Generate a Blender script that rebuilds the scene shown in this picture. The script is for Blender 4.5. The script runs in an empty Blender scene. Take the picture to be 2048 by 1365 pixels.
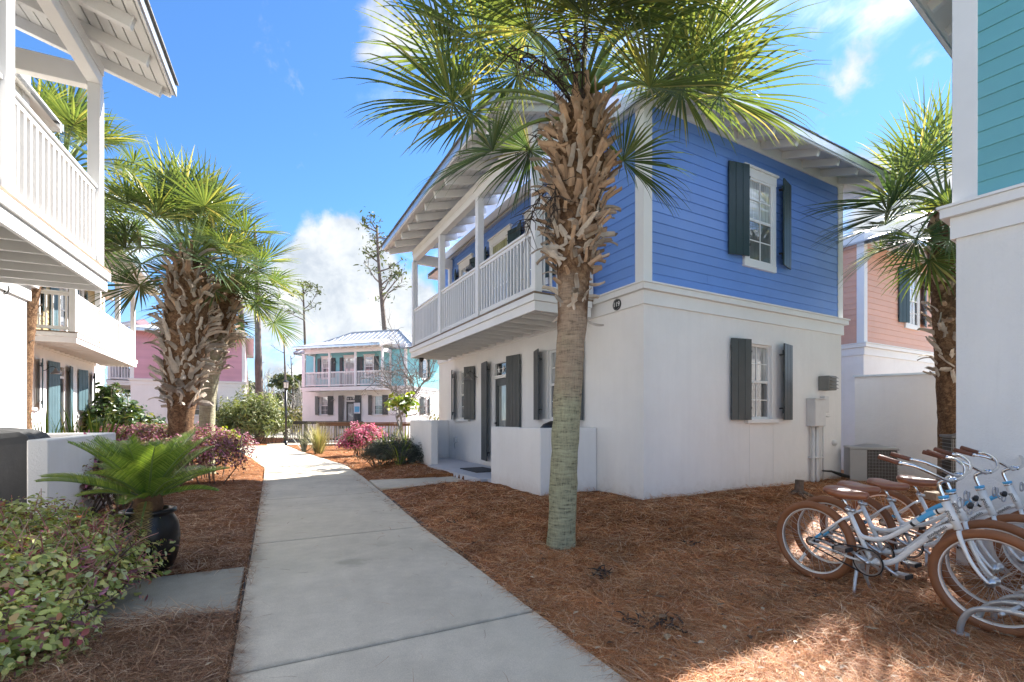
import bpy, bmesh, math, random
import numpy as np
from mathutils import Vector, Matrix, Quaternion
R = math.radians
random.seed(7); rng = np.random.default_rng(7)
scn = bpy.context.scene
col = scn.collection
# ---------------------------------------------------------------- camera
F_PX, CX, HY, CAMZ = 935.0, 1024.0, 838.0, 1.4
cd = bpy.data.cameras.new('camera'); cam = bpy.data.objects.new('camera', cd); col.objects.link(cam)
cam.location = (0, 0, CAMZ); cam.rotation_euler = (R(90), 0, 0)
cd.sensor_width = 36; cd.lens = F_PX/2048*36; cd.shift_y = (HY-682.5)/2048
cd.clip_start = .05; cd.clip_end = 2000
scn.camera = cam
def at(px, py, Y): return Vector(((px-CX)/F_PX*Y, Y, CAMZ-(py-HY)/F_PX*Y))
def gnd(px, py, z=0.):
    Y = F_PX*(CAMZ-z)/(py-HY); return Vector(((px-CX)/F_PX*Y, Y, z))
# ---------------------------------------------------------------- light, sky, exposure
SUN_AZ, SUN_EL = R(50.5), R(40.5)          # azimuth counted from +X towards +Y
S = Vector((math.cos(SUN_AZ)*math.cos(SUN_EL), math.sin(SUN_AZ)*math.cos(SUN_EL), math.sin(SUN_EL)))
sl = bpy.data.lights.new('sun', 'SUN'); sl.energy = 2.0; sl.angle = R(.5); sl.color = (1, .955, .89)
so_ = bpy.data.objects.new('sun', sl); col.objects.link(so_); so_.rotation_euler = S.to_track_quat('Z', 'Y').to_euler()
so_.location = (20, 30, 40)
scn.view_settings.view_transform = 'Standard'; scn.view_settings.look = 'None'
scn.view_settings.exposure = 3.2; scn.view_settings.gamma = 1; scn.view_settings.use_curve_mapping = False
SKY_STR, CLOUD_STR, LOWCLOUD_STR = .05, .34, .124
w = bpy.data.worlds.new('World'); scn.world = w; w.use_nodes = True
class NT:
    def __init__(s, nt): s.nt = nt; s.n = nt.nodes; s.l = nt.links
    def add(s, t, **k):
        x = s.n.new(t)
        for a, b in k.items(): setattr(x, a, b)
        return x
    def link(s, a, b): s.l.new(a, b)
    def val(s, sock, v):
        if hasattr(v, 'is_output') or isinstance(v, bpy.types.NodeSocket): s.link(v, sock)
        else: sock.default_value = v
    def math(s, op, a, b=None, c=None, clamp=False):
        x = s.add('ShaderNodeMath', operation=op); x.use_clamp = clamp
        s.val(x.inputs[0], a)
        if b is not None: s.val(x.inputs[1], b)
        if c is not None: s.val(x.inputs[2], c)
        return x.outputs[0]
    def vmath(s, op, a, b=None):
        x = s.add('ShaderNodeVectorMath', operation=op); s.val(x.inputs[0], a)
        if b is not None: s.val(x.inputs[1], b)
        return x.outputs['Value'] if op in ('DOT_PRODUCT', 'LENGTH') else x.outputs[0]
    def maprange(s, v, a, b, c=0., d=1., smooth=False):
        x = s.add('ShaderNodeMapRange'); x.interpolation_type = 'SMOOTHSTEP' if smooth else 'LINEAR'
        s.val(x.inputs[0], v)
        for i, q in enumerate((a, b, c, d)): s.val(x.inputs[i+1], q)
        return x.outputs[0]
    def noise(s, vec, scale, detail=4., rough=.55, dist=0., out='Fac'):
        x = s.add('ShaderNodeTexNoise'); s.val(x.inputs['Vector'], vec)
        s.val(x.inputs['Scale'], scale); s.val(x.inputs['Detail'], detail); s.val(x.inputs['Roughness'], rough); s.val(x.inputs['Distortion'], dist)
        return x.outputs[out]
    def mix(s, fac, a, b, mode='MIX'):
        x = s.add('ShaderNodeMix', data_type='RGBA', blend_type=mode); s.val(x.inputs[0], fac); s.val(x.inputs[6], a); s.val(x.inputs[7], b)
        return x.outputs[2]
    def ramp(s, fac, stops):
        x = s.add('ShaderNodeValToRGB'); e = x.color_ramp.elements
        while len(e) < len(stops): e.new(.5)
        for i, (p, c) in enumerate(stops): e[i].position = p; e[i].color = (*c[:3], 1)
        s.val(x.inputs[0], fac); return x.outputs[0]
def c4(c): return (*c[:3], 1)
def sky_nodes():
    q = NT(w.node_tree); q.n.clear()
    out = q.add('ShaderNodeOutputWorld'); tc = q.add('ShaderNodeTexCoord').outputs['Generated']
    d = q.vmath('NORMALIZE', tc)
    sky = q.add('ShaderNodeTexSky', sky_type='NISHITA'); sky.sun_disc = False
    sky.sun_elevation = SUN_EL; sky.sun_rotation = R(90)-SUN_AZ; sky.ozone_density = 4.; sky.air_density = 1.; sky.dust_density = .05
    tint = q.mix(1., sky.outputs[0], (.34, .49, .62, 1), 'MULTIPLY')
    bg = q.add('ShaderNodeBackground'); q.link(tint, bg.inputs[0]); bg.inputs[1].default_value = SKY_STR
    sep = q.add('ShaderNodeSeparateXYZ'); q.link(d, sep.inputs[0])
    den = q.math('ADD', q.math('MAXIMUM', sep.outputs[2], 0.), .22)
    div = q.add('ShaderNodeCombineXYZ'); q.link(den, div.inputs[0]); q.link(den, div.inputs[1]); q.link(den, div.inputs[2])
    p = q.vmath('DIVIDE', d, div.outputs[0])
    n1 = q.noise(d, 7., 9., .58, .25)
    n2 = q.noise(q.vmath('ADD', p, (4.4, 15.3, 0)), 1.0, 9., .6, .3)
    def blob(px, py, r0, r1, k):     # a cloud that stands in one direction of the sky
        v = Vector(((px-CX)/F_PX, 1, (HY-py)/F_PX)).normalized()
        dt = q.vmath('DOT_PRODUCT', d, tuple(v))
        return q.math('MULTIPLY', q.maprange(dt, math.cos(R(r1)), math.cos(R(r0)), 0., 1., True), k)
    acc = 0.
    for b in ((690, 545, 1, 8, .34), (610, 590, 1, 7, .26), (770, 620, 1, 9, .30), (560, 700, 2, 11, .20), (860, 690, 2, 10, .2), (660, 470, .5, 4, .12),
              (760, 75, .5, 4.2, .30), (840, 160, .5, 3.5, .16), (880, 60, .5, 4, .18), (1690, 100, .5, 4.5, .13), (1830, 120, .5, 3, .08), (1610, 20, .5, 3.5, .14),
              (1250, 30, 2, 9, .12), (1830, 420, 2, 9, .36), (320, 358, .3, 1.7, .26), (420, 600, 1, 7, .12)):
        acc = q.math('ADD', acc, blob(*b))
    vis = q.math('ADD', q.math('MULTIPLY_ADD', q.math('SUBTRACT', n1, .5), 1.35, acc), 0.)
    m1 = q.maprange(vis, .14, .36, 0., 1., True)
    # brighter broken cumulus, added mostly out of view to lighten the shade
    m2 = q.math('MULTIPLY', q.maprange(n2, .475, .65, 0., 1., True), .9)
    hz = q.maprange(sep.outputs[2], .0, .26, .62, 0., True)
    m = q.math('MAXIMUM', q.math('MAXIMUM', m1, m2), hz)
    m = q.math('MULTIPLY', m, q.maprange(sep.outputs[2], -.03, .0, 0., 1.))
    sh = q.noise(d, 13., 6., .6, .2)
    cc = q.ramp(sh, [(.36, (.42, .47, .54)), (.52, (.62, .65, .69)), (.70, (1, .965, .91))])
    cb = q.add('ShaderNodeBackground'); q.link(cc, cb.inputs[0]); cb.inputs[1].default_value = CLOUD_STR
    # the cumulus that stands low in front of the sun side is seen from its shaded side
    c1 = q.ramp(sh, [(.34, (.60, .67, .76)), (.50, (.80, .85, .90)), (.66, (1, 1, 1))])
    b1 = q.add('ShaderNodeBackground'); q.link(c1, b1.inputs[0]); b1.inputs[1].default_value = LOWCLOUD_STR
    vis_ = q.math('MULTIPLY', q.maprange(sep.outputs[2], -.03, .0, 0., 1.), 1.)
    m0 = q.add('ShaderNodeMixShader'); q.link(q.math('MULTIPLY', m2, vis_), m0.inputs[0]); q.link(bg.outputs[0], m0.inputs[1]); q.link(cb.outputs[0], m0.inputs[2])
    mx = q.add('ShaderNodeMixShader'); q.link(q.math('MULTIPLY', q.math('MAXIMUM', m1, hz), vis_), mx.inputs[0]); q.link(m0.outputs[0], mx.inputs[1]); q.link(b1.outputs[0], mx.inputs[2])
    q.link(mx.outputs[0], out.inputs[0])
sky_nodes()

# ---------------------------------------------------------------- materials
def new_mat(name):
    m = bpy.data.materials.new(name); m.use_nodes = True; q = NT(m.node_tree); q.n.clear()
    o = q.add('ShaderNodeOutputMaterial'); b = q.add('ShaderNodeBsdfPrincipled'); q.link(b.outputs[0], o.inputs[0])
    return m, q, b, o
def bump(q, b, h, strength, dist=.02):
    x = q.add('ShaderNodeBump'); x.inputs['Strength'].default_value = strength; x.inputs['Distance'].default_value = dist
    q.link(h, x.inputs['Height']); q.link(x.outputs[0], b.inputs['Normal'])
def mat(name, c, rough=.6, var=.12, vs=3., bs=0., bsc=60., metal=0., spec=.5, coat=0., stretch=None, orand=0., dirt=None, grain=0.):
    m, q, b, o = new_mat(name)
    tc = q.add('ShaderNodeTexCoord').outputs['Object']
    geo = q.add('ShaderNodeNewGeometry').outputs['Position']
    n = q.noise(geo, vs, 5., .6)
    v = tc
    if stretch:
        mp = q.add('ShaderNodeMapping'); q.link(geo, mp.inputs[0]); mp.inputs['Scale'].default_value = stretch; v = mp.outputs[0]
    k = q.maprange(n, .3, .7, 1-var, 1+var*.6)
    if orand:
        oi = q.add('ShaderNodeObjectInfo').outputs['Random']
        k = q.math('MULTIPLY', k, q.maprange(oi, 0., 1., 1-orand, 1+orand))
    if grain:
        gn = q.noise(v if stretch else geo, 220. if not stretch else 40., 3., .6)
        k = q.math('MULTIPLY', k, q.maprange(gn, .3, .7, 1-grain, 1+grain))
    cc = q.add('ShaderNodeCombineXYZ'); [q.link(k, cc.inputs[i]) for i in range(3)]
    colr = q.mix(1., c4(c), cc.outputs[0], 'MULTIPLY')
    if dirt:
        dn = q.noise(geo, dirt[1], 6., .65)
        colr = q.mix(q.math('MULTIPLY', q.maprange(dn, .5, .72, 0., 1., True), dirt[2]), colr, c4(dirt[0]))
    q.link(colr, b.inputs['Base Color'])
    b.inputs['Roughness'].default_value = rough; b.inputs['Metallic'].default_value = metal
    b.inputs['Specular IOR Level'].default_value = spec; b.inputs['Coat Weight'].default_value = coat; b.inputs['Coat Roughness'].default_value = .08
    if bs: bump(q, b, q.noise(v if stretch else geo, bsc, 4., .6), bs)
    return m
def leaf_mat(name, stops, rough=.42, trans=.35, tcol=None, spec=.4, pv=.28, ps=1.6):
    m, q, b, o = new_mat(name)
    r = q.add('ShaderNodeNewGeometry').outputs['Random Per Island']
    pos = q.add('ShaderNodeNewGeometry').outputs['Position']; pn = q.maprange(q.noise(pos, ps, 4., .6), .3, .7, 1-pv, 1+pv*.7); cv = q.add('ShaderNodeCombineXYZ'); [q.link(pn, cv.inputs[i]) for i in range(3)]
    c = q.mix(1., q.ramp(r, stops), cv.outputs[0], 'MULTIPLY'); q.link(c, b.inputs['Base Color'])
    b.inputs['Roughness'].default_value = rough; b.inputs['Specular IOR Level'].default_value = spec
    t = q.add('ShaderNodeBsdfTranslucent')
    tc = q.mix(1., c, c4(tcol or (1.25, 1.25, .55)), 'MULTIPLY'); q.link(tc, t.inputs[0])
    mx = q.add('ShaderNodeMixShader'); mx.inputs[0].default_value = trans
    q.link(b.outputs[0], mx.inputs[1]); q.link(t.outputs[0], mx.inputs[2]); q.link(mx.outputs[0], o.inputs[0])
    return m
M = {}
M['stucco'] = None
def stucco(name, base, bsc, bs):
    m, q, b, o = new_mat(name); g = q.add('ShaderNodeNewGeometry').outputs['Position']; sp = q.add('ShaderNodeSeparateXYZ'); q.link(g, sp.inputs[0])
    n = q.noise(g, .9, 5., .6); st = q.add('ShaderNodeMapping'); q.link(g, st.inputs[0]); st.inputs['Scale'].default_value = (5, 5, .35); ns = q.noise(st.outputs[0], 1.6, 5., .65); n3 = q.noise(g, 9., 6., .7)
    k = q.math('MULTIPLY', q.maprange(n, .3, .7, .94, 1.03), q.maprange(ns, .3, .7, .975, 1.015)); cc = q.add('ShaderNodeCombineXYZ'); [q.link(k, cc.inputs[i]) for i in range(3)]
    c = q.mix(1., c4(base), cc.outputs[0], 'MULTIPLY')
    c = q.mix(q.math('MULTIPLY', q.maprange(ns, .60, .78, 0., 1., True), .14), c, (.50, .48, .45, 1))
    zz = q.math('ADD', sp.outputs[2], q.math('MULTIPLY', q.math('SUBTRACT', n3, .5), -.5))      # soil splashed up from the bed
    c = q.mix(q.maprange(zz, .10, .50, .32, 0., True), c, (.42, .33, .25, 1))
    q.link(c, b.inputs['Base Color']); b.inputs['Roughness'].default_value = .88; b.inputs['Specular IOR Level'].default_value = .25
    bump(q, b, q.math('ADD', q.noise(g, bsc, 4., .65), q.math('MULTIPLY', q.noise(g, 6., 3., .5), 1.5)), bs, .008); return m
M['stucco'] = stucco('stucco', (.82, .80, .78), 90., .5); M['stucco_rough'] = stucco('stucco_rough', (.80, .785, .76), 60., .8)
M['trim'] = mat('white_trim', (.78, .77, .755), .5, .04, 2., .06, 40., orand=.025)
M['trim2'] = mat('white_paint_soft', (.72, .71, .69), .55, .06, 2.5, .08, 40., orand=.03)
M['soffit'] = mat('soffit_paint', (.70, .69, .665), .55, .05, 2., .06, 30., orand=.03)
M['deckedge'] = mat('weathered_deck_edge', (.22, .16, .11), .8, .3, 6., .3, 80., orand=.1)
def siding(name, c): return mat(name, c, .48, .08, .9, .10, 30., stretch=(1, 1, 6), orand=.045, dirt=(tuple(x*.7+.12 for x in c), 1.6, .18))
M['blue'] = siding('blue_siding', (.142, .285, .68))
M['turq'] = siding('turquoise_siding', (.155, .42, .46))
M['aqua'] = siding('aqua_siding', (.22, .56, .60))
M['pink'] = siding('pink_siding', (.60, .32, .385))
M['peach'] = siding('peach_siding', (.66, .36, .25))
M['yellow'] = siding('yellow_siding', (.42, .33, .17))
M['cream'] = siding('cream_siding', (.70, .66, .58))
M['green'] = siding('green_siding', (.22, .50, .42))
M['shut'] = mat('charcoal_shutter', (.052, .060, .062), .45, .15, 3., .10, 60., orand=.08)
M['shut_green'] = mat('dark_green_shutter', (.022, .045, .048), .42, .15, 3., .10, 60., orand=.08)
M['shut_teal'] = mat('teal_shutter', (.070, .125, .145), .45, .12, 3., .10, 60., orand=.08)
M['door'] = mat('charcoal_door', (.05, .058, .06), .4, .1, 3.)
M['roofm'] = mat('metal_roof', (.48, .485, .50), .45, .1, 2., .05, 20., metal=.15)
M['roofedge'] = mat('roof_edge', (.16, .15, .14), .7, .3, 8., .4, 60.)
M['drip'] = mat('drip_edge', (.62, .68, .74), .3, .1, 4., metal=.7)
M['dark'] = mat('dark_interior', (.02, .02, .02), .8)
M['black'] = mat('black_metal', (.015, .015, .016), .35, .1, 4.)
M['ledgrey'] = mat('grey_metal', (.30, .30, .30), .35, .1, 5., metal=.7)
M['galv'] = mat('galvanised', (.52, .52, .51), .42, .12, 12., .08, 60., metal=.6)
M['chrome'] = mat('chrome', (.72, .72, .72), .13, .05, 8., metal=1.)
M['alloy'] = mat('alloy', (.60, .60, .60), .28, .05, 8., metal=.9)
M['bikewhite'] = mat('white_bike_paint', (.78, .77, .74), .25, .04, 5., coat=.4)
M['tyre'] = mat('brown_tyre', (.25, .095, .036), .62, .12, 6., .2, 160.)
M['leather'] = mat('brown_saddle', (.27, .095, .042), .34, .12, 10., .06, 120., coat=.3)
M['grip'] = mat('brown_grip', (.17, .06, .032), .6, .2, 12., .3, 120.)
M['bluetape'] = mat('blue_tape', (.10, .42, .72), .4)
M['rubber'] = mat('black_rubber', (.02, .02, .02), .6)
M['letter'] = mat('dark_lettering', (.035, .035, .04), .5)
M['wletter'] = mat('white_lettering', (.8, .8, .78), .5)
M['concrete'] = None
def concrete(name, base, stain=True):
    m, q, b, o = new_mat(name)
    g = q.add('ShaderNodeNewGeometry').outputs['Position']
    n1 = q.noise(g, .9, 6., .6); n2 = q.noise(g, 160., 3., .7); n3 = q.noise(g, 7., 6., .65)
    k = q.math('MULTIPLY', q.maprange(n1, .3, .7, .82, 1.08), q.maprange(n2, .3, .7, .80, 1.16))
    k = q.math('MULTIPLY', k, q.maprange(n3, .3, .7, .91, 1.06))
    oi = q.add('ShaderNodeObjectInfo').outputs['Random']; k = q.math('MULTIPLY', k, q.maprange(oi, 0., 1., .96, 1.04))
    cc = q.add('ShaderNodeCombineXYZ'); [q.link(k, cc.inputs[i]) for i in range(3)]
    c = q.mix(1., c4(base), cc.outputs[0], 'MULTIPLY')
    # algae / damp tint
    c = q.mix(q.math('MULTIPLY', q.maprange(q.noise(g, .55, 4., .6), .48, .68, 0., 1., True), .35), c, (base[0]*.84, base[1]*.86, base[2]*.80, 1))
    if stain:
        for (x, y, r, a) in ((-1.52, 4.47, .17, .45), (-1.40, 5.1, .12, .2), (-1.75, 4.75, .2, .16), (-3.6, 9.9, .3, .14)):
            dv = q.vmath('SUBTRACT', g, (x, y, 0)); dl = q.math('ADD', q.vmath('LENGTH', dv), q.math('MULTIPLY', q.math('SUBTRACT', n3, .5), .22))
            c = q.mix(q.maprange(dl, r*.3, r*1.25, a, 0., True), c, (base[0]*.42, base[1]*.43, base[2]*.40, 1))
    if stain:
        for u0, a in ((2.91, .5), (5.83, .25), (8.93, .2)):      # dirt gathered along the joints
            du = q.math('ABSOLUTE', q.math('SUBTRACT', q.vmath('DOT_PRODUCT', g, (-.449, .893, 0)), u0)); du = q.math('ADD', du, q.math('MULTIPLY', q.math('SUBTRACT', n3, .5), .10))
            c = q.mix(q.maprange(du, .0, .055, a, 0., True), c, (base[0]*.45, base[1]*.46, base[2]*.44, 1))
    q.link(c, b.inputs['Base Color']); b.inputs['Roughness'].default_value = .9; b.inputs['Specular IOR Level'].default_value = .25
    bump(q, b, n2, .25, .004)
    return m
M['concrete'] = concrete('concrete', (.60, .535, .435))
M['concrete_dark'] = concrete('concrete_weathered', (.36, .335, .285), False)
M['patio'] = mat('painted_patio', (.50, .51, .55), .6, .1, 1.5, .1, 60.)
def glass(name, base, folds=True, vscale=26., lo=.55):
    m, q, b, o = new_mat(name)
    tc = q.add('ShaderNodeTexCoord').outputs['Object']
    mp = q.add('ShaderNodeMapping'); q.link(tc, mp.inputs[0]); mp.inputs['Scale'].default_value = (1, 1, .12)
    n = q.noise(mp.outputs[0], vscale, 3., .5)
    c = q.mix(q.maprange(n, .35, .65, 0., 1.), c4([x*lo for x in base]), c4(base))
    q.link(c, b.inputs['Base Color']); b.inputs['Roughness'].default_value = .06; b.inputs['Specular IOR Level'].default_value = .8
    b.inputs['Coat Weight'].default_value = 1.; b.inputs['Coat Roughness'].default_value = .01; b.inputs['Coat IOR'].default_value = 1.7
    return m
M['pane_up'] = glass('window_curtained', (.55, .56, .55))
M['pane_low'] = glass('window_screened', (.15, .15, .152), lo=.7)
M['pane_warm'] = glass('window_yellow_curtain', (.42, .42, .20))
M['pane_door'] = glass('door_glass', (.34, .36, .35))
M['pane_dark'] = glass('window_dark', (.035, .04, .042))

# ---------------------------------------------------------------- mesh helpers
def finish(o, parent=None, label=None, cat=None, group=None, kind=None):
    if parent is not None: o.parent = parent
    if label: o['label'] = label
    if cat: o['category'] = cat
    if group: o['group'] = group
    if kind: o['kind'] = kind
    return o
def obj(name, mesh, parent=None, loc=(0, 0, 0), rot=None, **k):
    o = bpy.data.objects.new(name, mesh); col.objects.link(o); o.location = loc
    if rot is not None: o.rotation_euler = rot
    return finish(o, parent, **k)
def thing(name, label, cat, loc=(0, 0, 0), rz=0., group=None):
    return obj(name, None, None, loc, (0, 0, rz), label=label, cat=cat, group=group)
class MB:
    def __init__(s): s.v = []; s.f = []; s.m = []
    def add(s, vs, fs, mi=0):
        n = len(s.v); s.v += [tuple(p) for p in vs]; s.f += [tuple(i+n for i in f) for f in fs]; s.m += [mi]*len(fs); return s
    def box(s, x0, x1, y0, y1, z0, z1, X=None, mi=0):
        vs = [Vector((x, y, z)) for z in (z0, z1) for y in (y0, y1) for x in (x0, x1)]
        if X is not None: vs = [X @ p for p in vs]
        return s.add(vs, [(0, 2, 3, 1), (4, 5, 7, 6), (0, 1, 5, 4), (2, 6, 7, 3), (0, 4, 6, 2), (1, 3, 7, 5)], mi)
    def quad(s, a, b, c, d, mi=0): return s.add([a, b, c, d], [(0, 1, 2, 3)], mi)
    def tube(s, pts, r, n=8, cap=True, mi=0):
        pts = [Vector(p) for p in pts]; k = len(pts); rr = r if hasattr(r, '__len__') else [r]*k
        vs = []; prev = None
        for i, p in enumerate(pts):
            t = (pts[min(i+1, k-1)]-pts[max(i-1, 0)]); t = t.normalized() if t.length > 1e-9 else Vector((0, 0, 1))
            if prev is None:
                a = t.orthogonal().normalized()
            else:
                a = prev-t*prev.dot(t); a = a.normalized() if a.length > 1e-6 else t.orthogonal().normalized()
            prev = a; b = t.cross(a)
            for j in range(n):
                th = 2*math.pi*j/n; vs.append(p+(a*math.cos(th)+b*math.sin(th))*rr[i])
        fs = [(i*n+j, i*n+(j+1) % n, (i+1)*n+(j+1) % n, (i+1)*n+j) for i in range(k-1) for j in range(n)]
        if cap: fs += [tuple(range(n-1, -1, -1)), tuple((k-1)*n+j for j in range(n))]
        return s.add(vs, fs, mi)
    def lathe(s, prof, n=24, X=None, mi=0, close=False):
        vs = [Vector((r*math.cos(2*math.pi*j/n), r*math.sin(2*math.pi*j/n), z)) for r, z in prof for j in range(n)]
        if X is not None: vs = [X @ p for p in vs]
        k = len(prof); rg = k if close else k-1
        fs = [(i*n+j, i*n+(j+1) % n, ((i+1) % k)*n+(j+1) % n, ((i+1) % k)*n+j) for i in range(rg) for j in range(n)]
        return s.add(vs, fs, mi)
    def mesh(s, name, mats, smooth=False):
        me = bpy.data.meshes.new(name); me.from_pydata(s.v, [], s.f); 
        for m in (mats if isinstance(mats, (list, tuple)) else [mats]): me.materials.append(m)
        if len(me.materials) > 1: me.polygons.foreach_set('material_index', s.m)
        if smooth: me.polygons.foreach_set('use_smooth', [True]*len(s.f))
        me.update(); return me
    def build(s, name, mats, parent=None, smooth=False, **k):
        loc = k.pop('loc', (0, 0, 0)); rot = k.pop('rot', None)
        return obj(name, s.mesh(name, mats, smooth), parent, loc, rot, **k)
_bx = {}
def boxmesh(dx, dy, dz, m, ch=.003):
    key = (round(dx, 4), round(dy, 4), round(dz, 4), m.name, ch)
    if key in _bx: return _bx[key]
    ch = min(ch, dx*.3, dy*.3, dz*.3); h = (dx/2, dy/2, dz/2)
    if ch <= 0: me = MB().box(-h[0], h[0], -h[1], h[1], -h[2], h[2]).mesh('box_piece', m)
    else:
        bm = bmesh.new()
        for sx in (-1, 1):
            for sy in (-1, 1):
                for sz in (-1, 1):
                    bm.verts.new((sx*h[0], sy*(h[1]-ch), sz*(h[2]-ch))); bm.verts.new((sx*(h[0]-ch), sy*h[1], sz*(h[2]-ch))); bm.verts.new((sx*(h[0]-ch), sy*(h[1]-ch), sz*h[2]))
        bmesh.ops.convex_hull(bm, input=bm.verts); bmesh.ops.dissolve_limit(bm, angle_limit=.01, verts=bm.verts, edges=bm.edges)
        me = bpy.data.meshes.new('box_piece'); bm.to_mesh(me); bm.free(); me.materials.append(m)
    _bx[key] = me; return me
def box(name, parent, x0, x1, y0, y1, z0, z1, m, ch=.003, **k):
    return obj(name, boxmesh(abs(x1-x0), abs(y1-y0), abs(z1-z0), m, ch), parent, ((x0+x1)/2, (y0+y1)/2, (z0+z1)/2), **k)
def beam(name, parent, p, q, wd, ht, m, up=(0, 0, 1), ch=.003, **k):
    p = Vector(p); q = Vector(q); X = (q-p); L = X.length; X.normalize(); Y = Vector(up).cross(X).normalized(); Z = X.cross(Y)
    o = obj(name, boxmesh(L, wd, ht, m, ch), parent, (p+q)/2, **k)
    o.rotation_euler = Matrix((X, Y, Z)).transposed().to_euler(); return o
def npmesh(name, V, Fq, mats, smooth=False, midx=None):
    V = np.asarray(V, dtype=np.float32).reshape(-1, 3); Fq = np.asarray(Fq, dtype=np.int32); k = Fq.shape[1]
    me = bpy.data.meshes.new(name); me.vertices.add(len(V)); me.vertices.foreach_set('co', V.ravel())
    me.loops.add(Fq.size); me.loops.foreach_set('vertex_index', Fq.ravel())
    me.polygons.add(len(Fq)); me.polygons.foreach_set('loop_start', np.arange(0, Fq.size, k, dtype=np.int32))
    try: me.polygons.foreach_set('loop_total', np.full(len(Fq), k, dtype=np.int32))
    except Exception: pass
    for m in (mats if isinstance(mats, (list, tuple)) else [mats]): me.materials.append(m)
    if midx is not None: me.polygons.foreach_set('material_index', np.asarray(midx, dtype=np.int32))
    if smooth: me.polygons.foreach_set('use_smooth', np.ones(len(Fq), dtype=bool))
    me.update(calc_edges=True); me.validate(); return me
def text_mesh(name, s, size, m, extrude=.0006):
    cu = bpy.data.curves.new(name, 'FONT'); cu.body = s; cu.size = size; cu.extrude = extrude; cu.align_x = 'CENTER'; cu.align_y = 'CENTER'
    o = bpy.data.objects.new(name, cu); me = bpy.data.meshes.new_from_object(o); me.materials.clear(); me.materials.append(m)
    bpy.data.objects.remove(o); bpy.data.curves.remove(cu); return me
# ================================================================ cottages (local x along the side wall, y along the porch wall, z up)
def pbox(plane, u0, u1, v0, v1, o0, o1):
    return (-o1, -o0, u0, u1, v0, v1) if plane == 'L' else (u0, u1, -o1, -o0, v0, v1)
def ppt(plane, u, v, o): return Vector((-o, u, v)) if plane == 'L' else Vector((u, -o, v))
def bars(m, plane, lst, mats, name, parent, **k):
    b = MB()
    for r in lst: b.box(*pbox(plane, *r))
    return b.build(name, mats, parent, **k)
def window(root, plane, u0, u1, v0, v1, style='recess', up='pane_up', low='pane_low', grid=True, wname='window'):
    t = M['trim']
    if style == 'recess': fo0, fo1, e = -.085, -.05, .035
    else: fo0, fo1, e = .022, .046, .035
    fr = [(u0, u0+e, v0, v1, fo0, fo1), (u1-e, u1, v0, v1, fo0, fo1), (u0+e, u1-e, v1-e, v1, fo0, fo1-.001), (u0+e, u1-e, v0, v0+e, fo0, fo1-.001)]
    vm = (v0+v1)/2
    fr.append((u0+e, u1-e, vm-.022, vm+.022, fo0, fo1-.004))
    w_ = bars(M, plane, fr, t, wname, root)
    po = fo0+.006
    for nm, a, b_, mm in (('pane', v0+e, vm-.022, low), ('pane', vm+.022, v1-e, up)):
        bars(M, plane, [(u0+e, u1-e, a, b_, po-.01, po+(.004 if mm == low else 0))], M[mm], nm, w_)
    if grid:
        g = []; um = (u0+u1)/2
        for a, b_ in ((v0+e, vm-.022), (vm+.022, v1-e)):
            g.append((um-.008, um+.008, a, b_, po+.001, po+.012)); c = (a+b_)/2
            g += [(u0+e, um-.008, c-.008, c+.008, po+.001, po+.011), (um+.008, u1-e, c-.008, c+.008, po+.001, po+.011)]
        bars(M, plane, g, t, 'muntin', w_)
    if style == 'recess':
        box('sill', w_, *pbox(plane, u0-.09, u1+.09, v0-.075, v0-.002, -.02, .075), M['stucco'], .008)
    else:
        c = .105
        bars(M, plane, [(u0-c, u0, v0, v1, .0, .052), (u1, u1+c, v0, v1, .0, .052), (u0-c-.01, u1+c+.01, v0-c, v0-.001, .0, .054),
                        (u0-c-.01, u1+c+.01, v1+.001, v1+.15, .0, .056), (u0-c-.04, u1+c+.04, v1+.151, v1+.185, .0, .085)], t, 'casing', w_)
    return w_
def shutter0(root, plane, uh, side, wd, v0, v1, ang, m, n=3, off=.05):
    so = -1 if plane == 'F' else 1
    b = MB()
    for z in (v0+.16, v1-.16): b.box(min(0, side*wd)+.02, max(0, side*wd)-.02, min(so*.001, -so*.018), max(so*.001, -so*.018)-0, z-.045, z+.045)
    o = b.build('shutter', m, root)
    o.location = ppt(plane, uh, 0, off); o.rotation_euler = (0, 0, (R(90) if plane == 'L' else 0)+(so*R(ang) if side > 0 else -so*R(ang)))
    pw = wd/n
    for i in range(n):
        a, c = side*(i*pw+.0025), side*((i+1)*pw-.0025)
        box('plank', o, min(a, c), max(a, c), min(so*.002, so*.028), max(so*.002, so*.028), v0, v1, m, .004)
    for z in (v0+.2, v1-.2):
        hb = MB(); hb.box(-.03*side if side > 0 else 0, 0 if side > 0 else .03, min(-so*.05, so*.0), max(-so*.05, so*0), z-.012, z+.012); hb.tube([(0, so*.03, z), (side*-.035, so*-.01, z), (side*-.06, so*-.045, z)], .007, 6)
        hb.build('hinge', M['black'], o)
    return o
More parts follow.
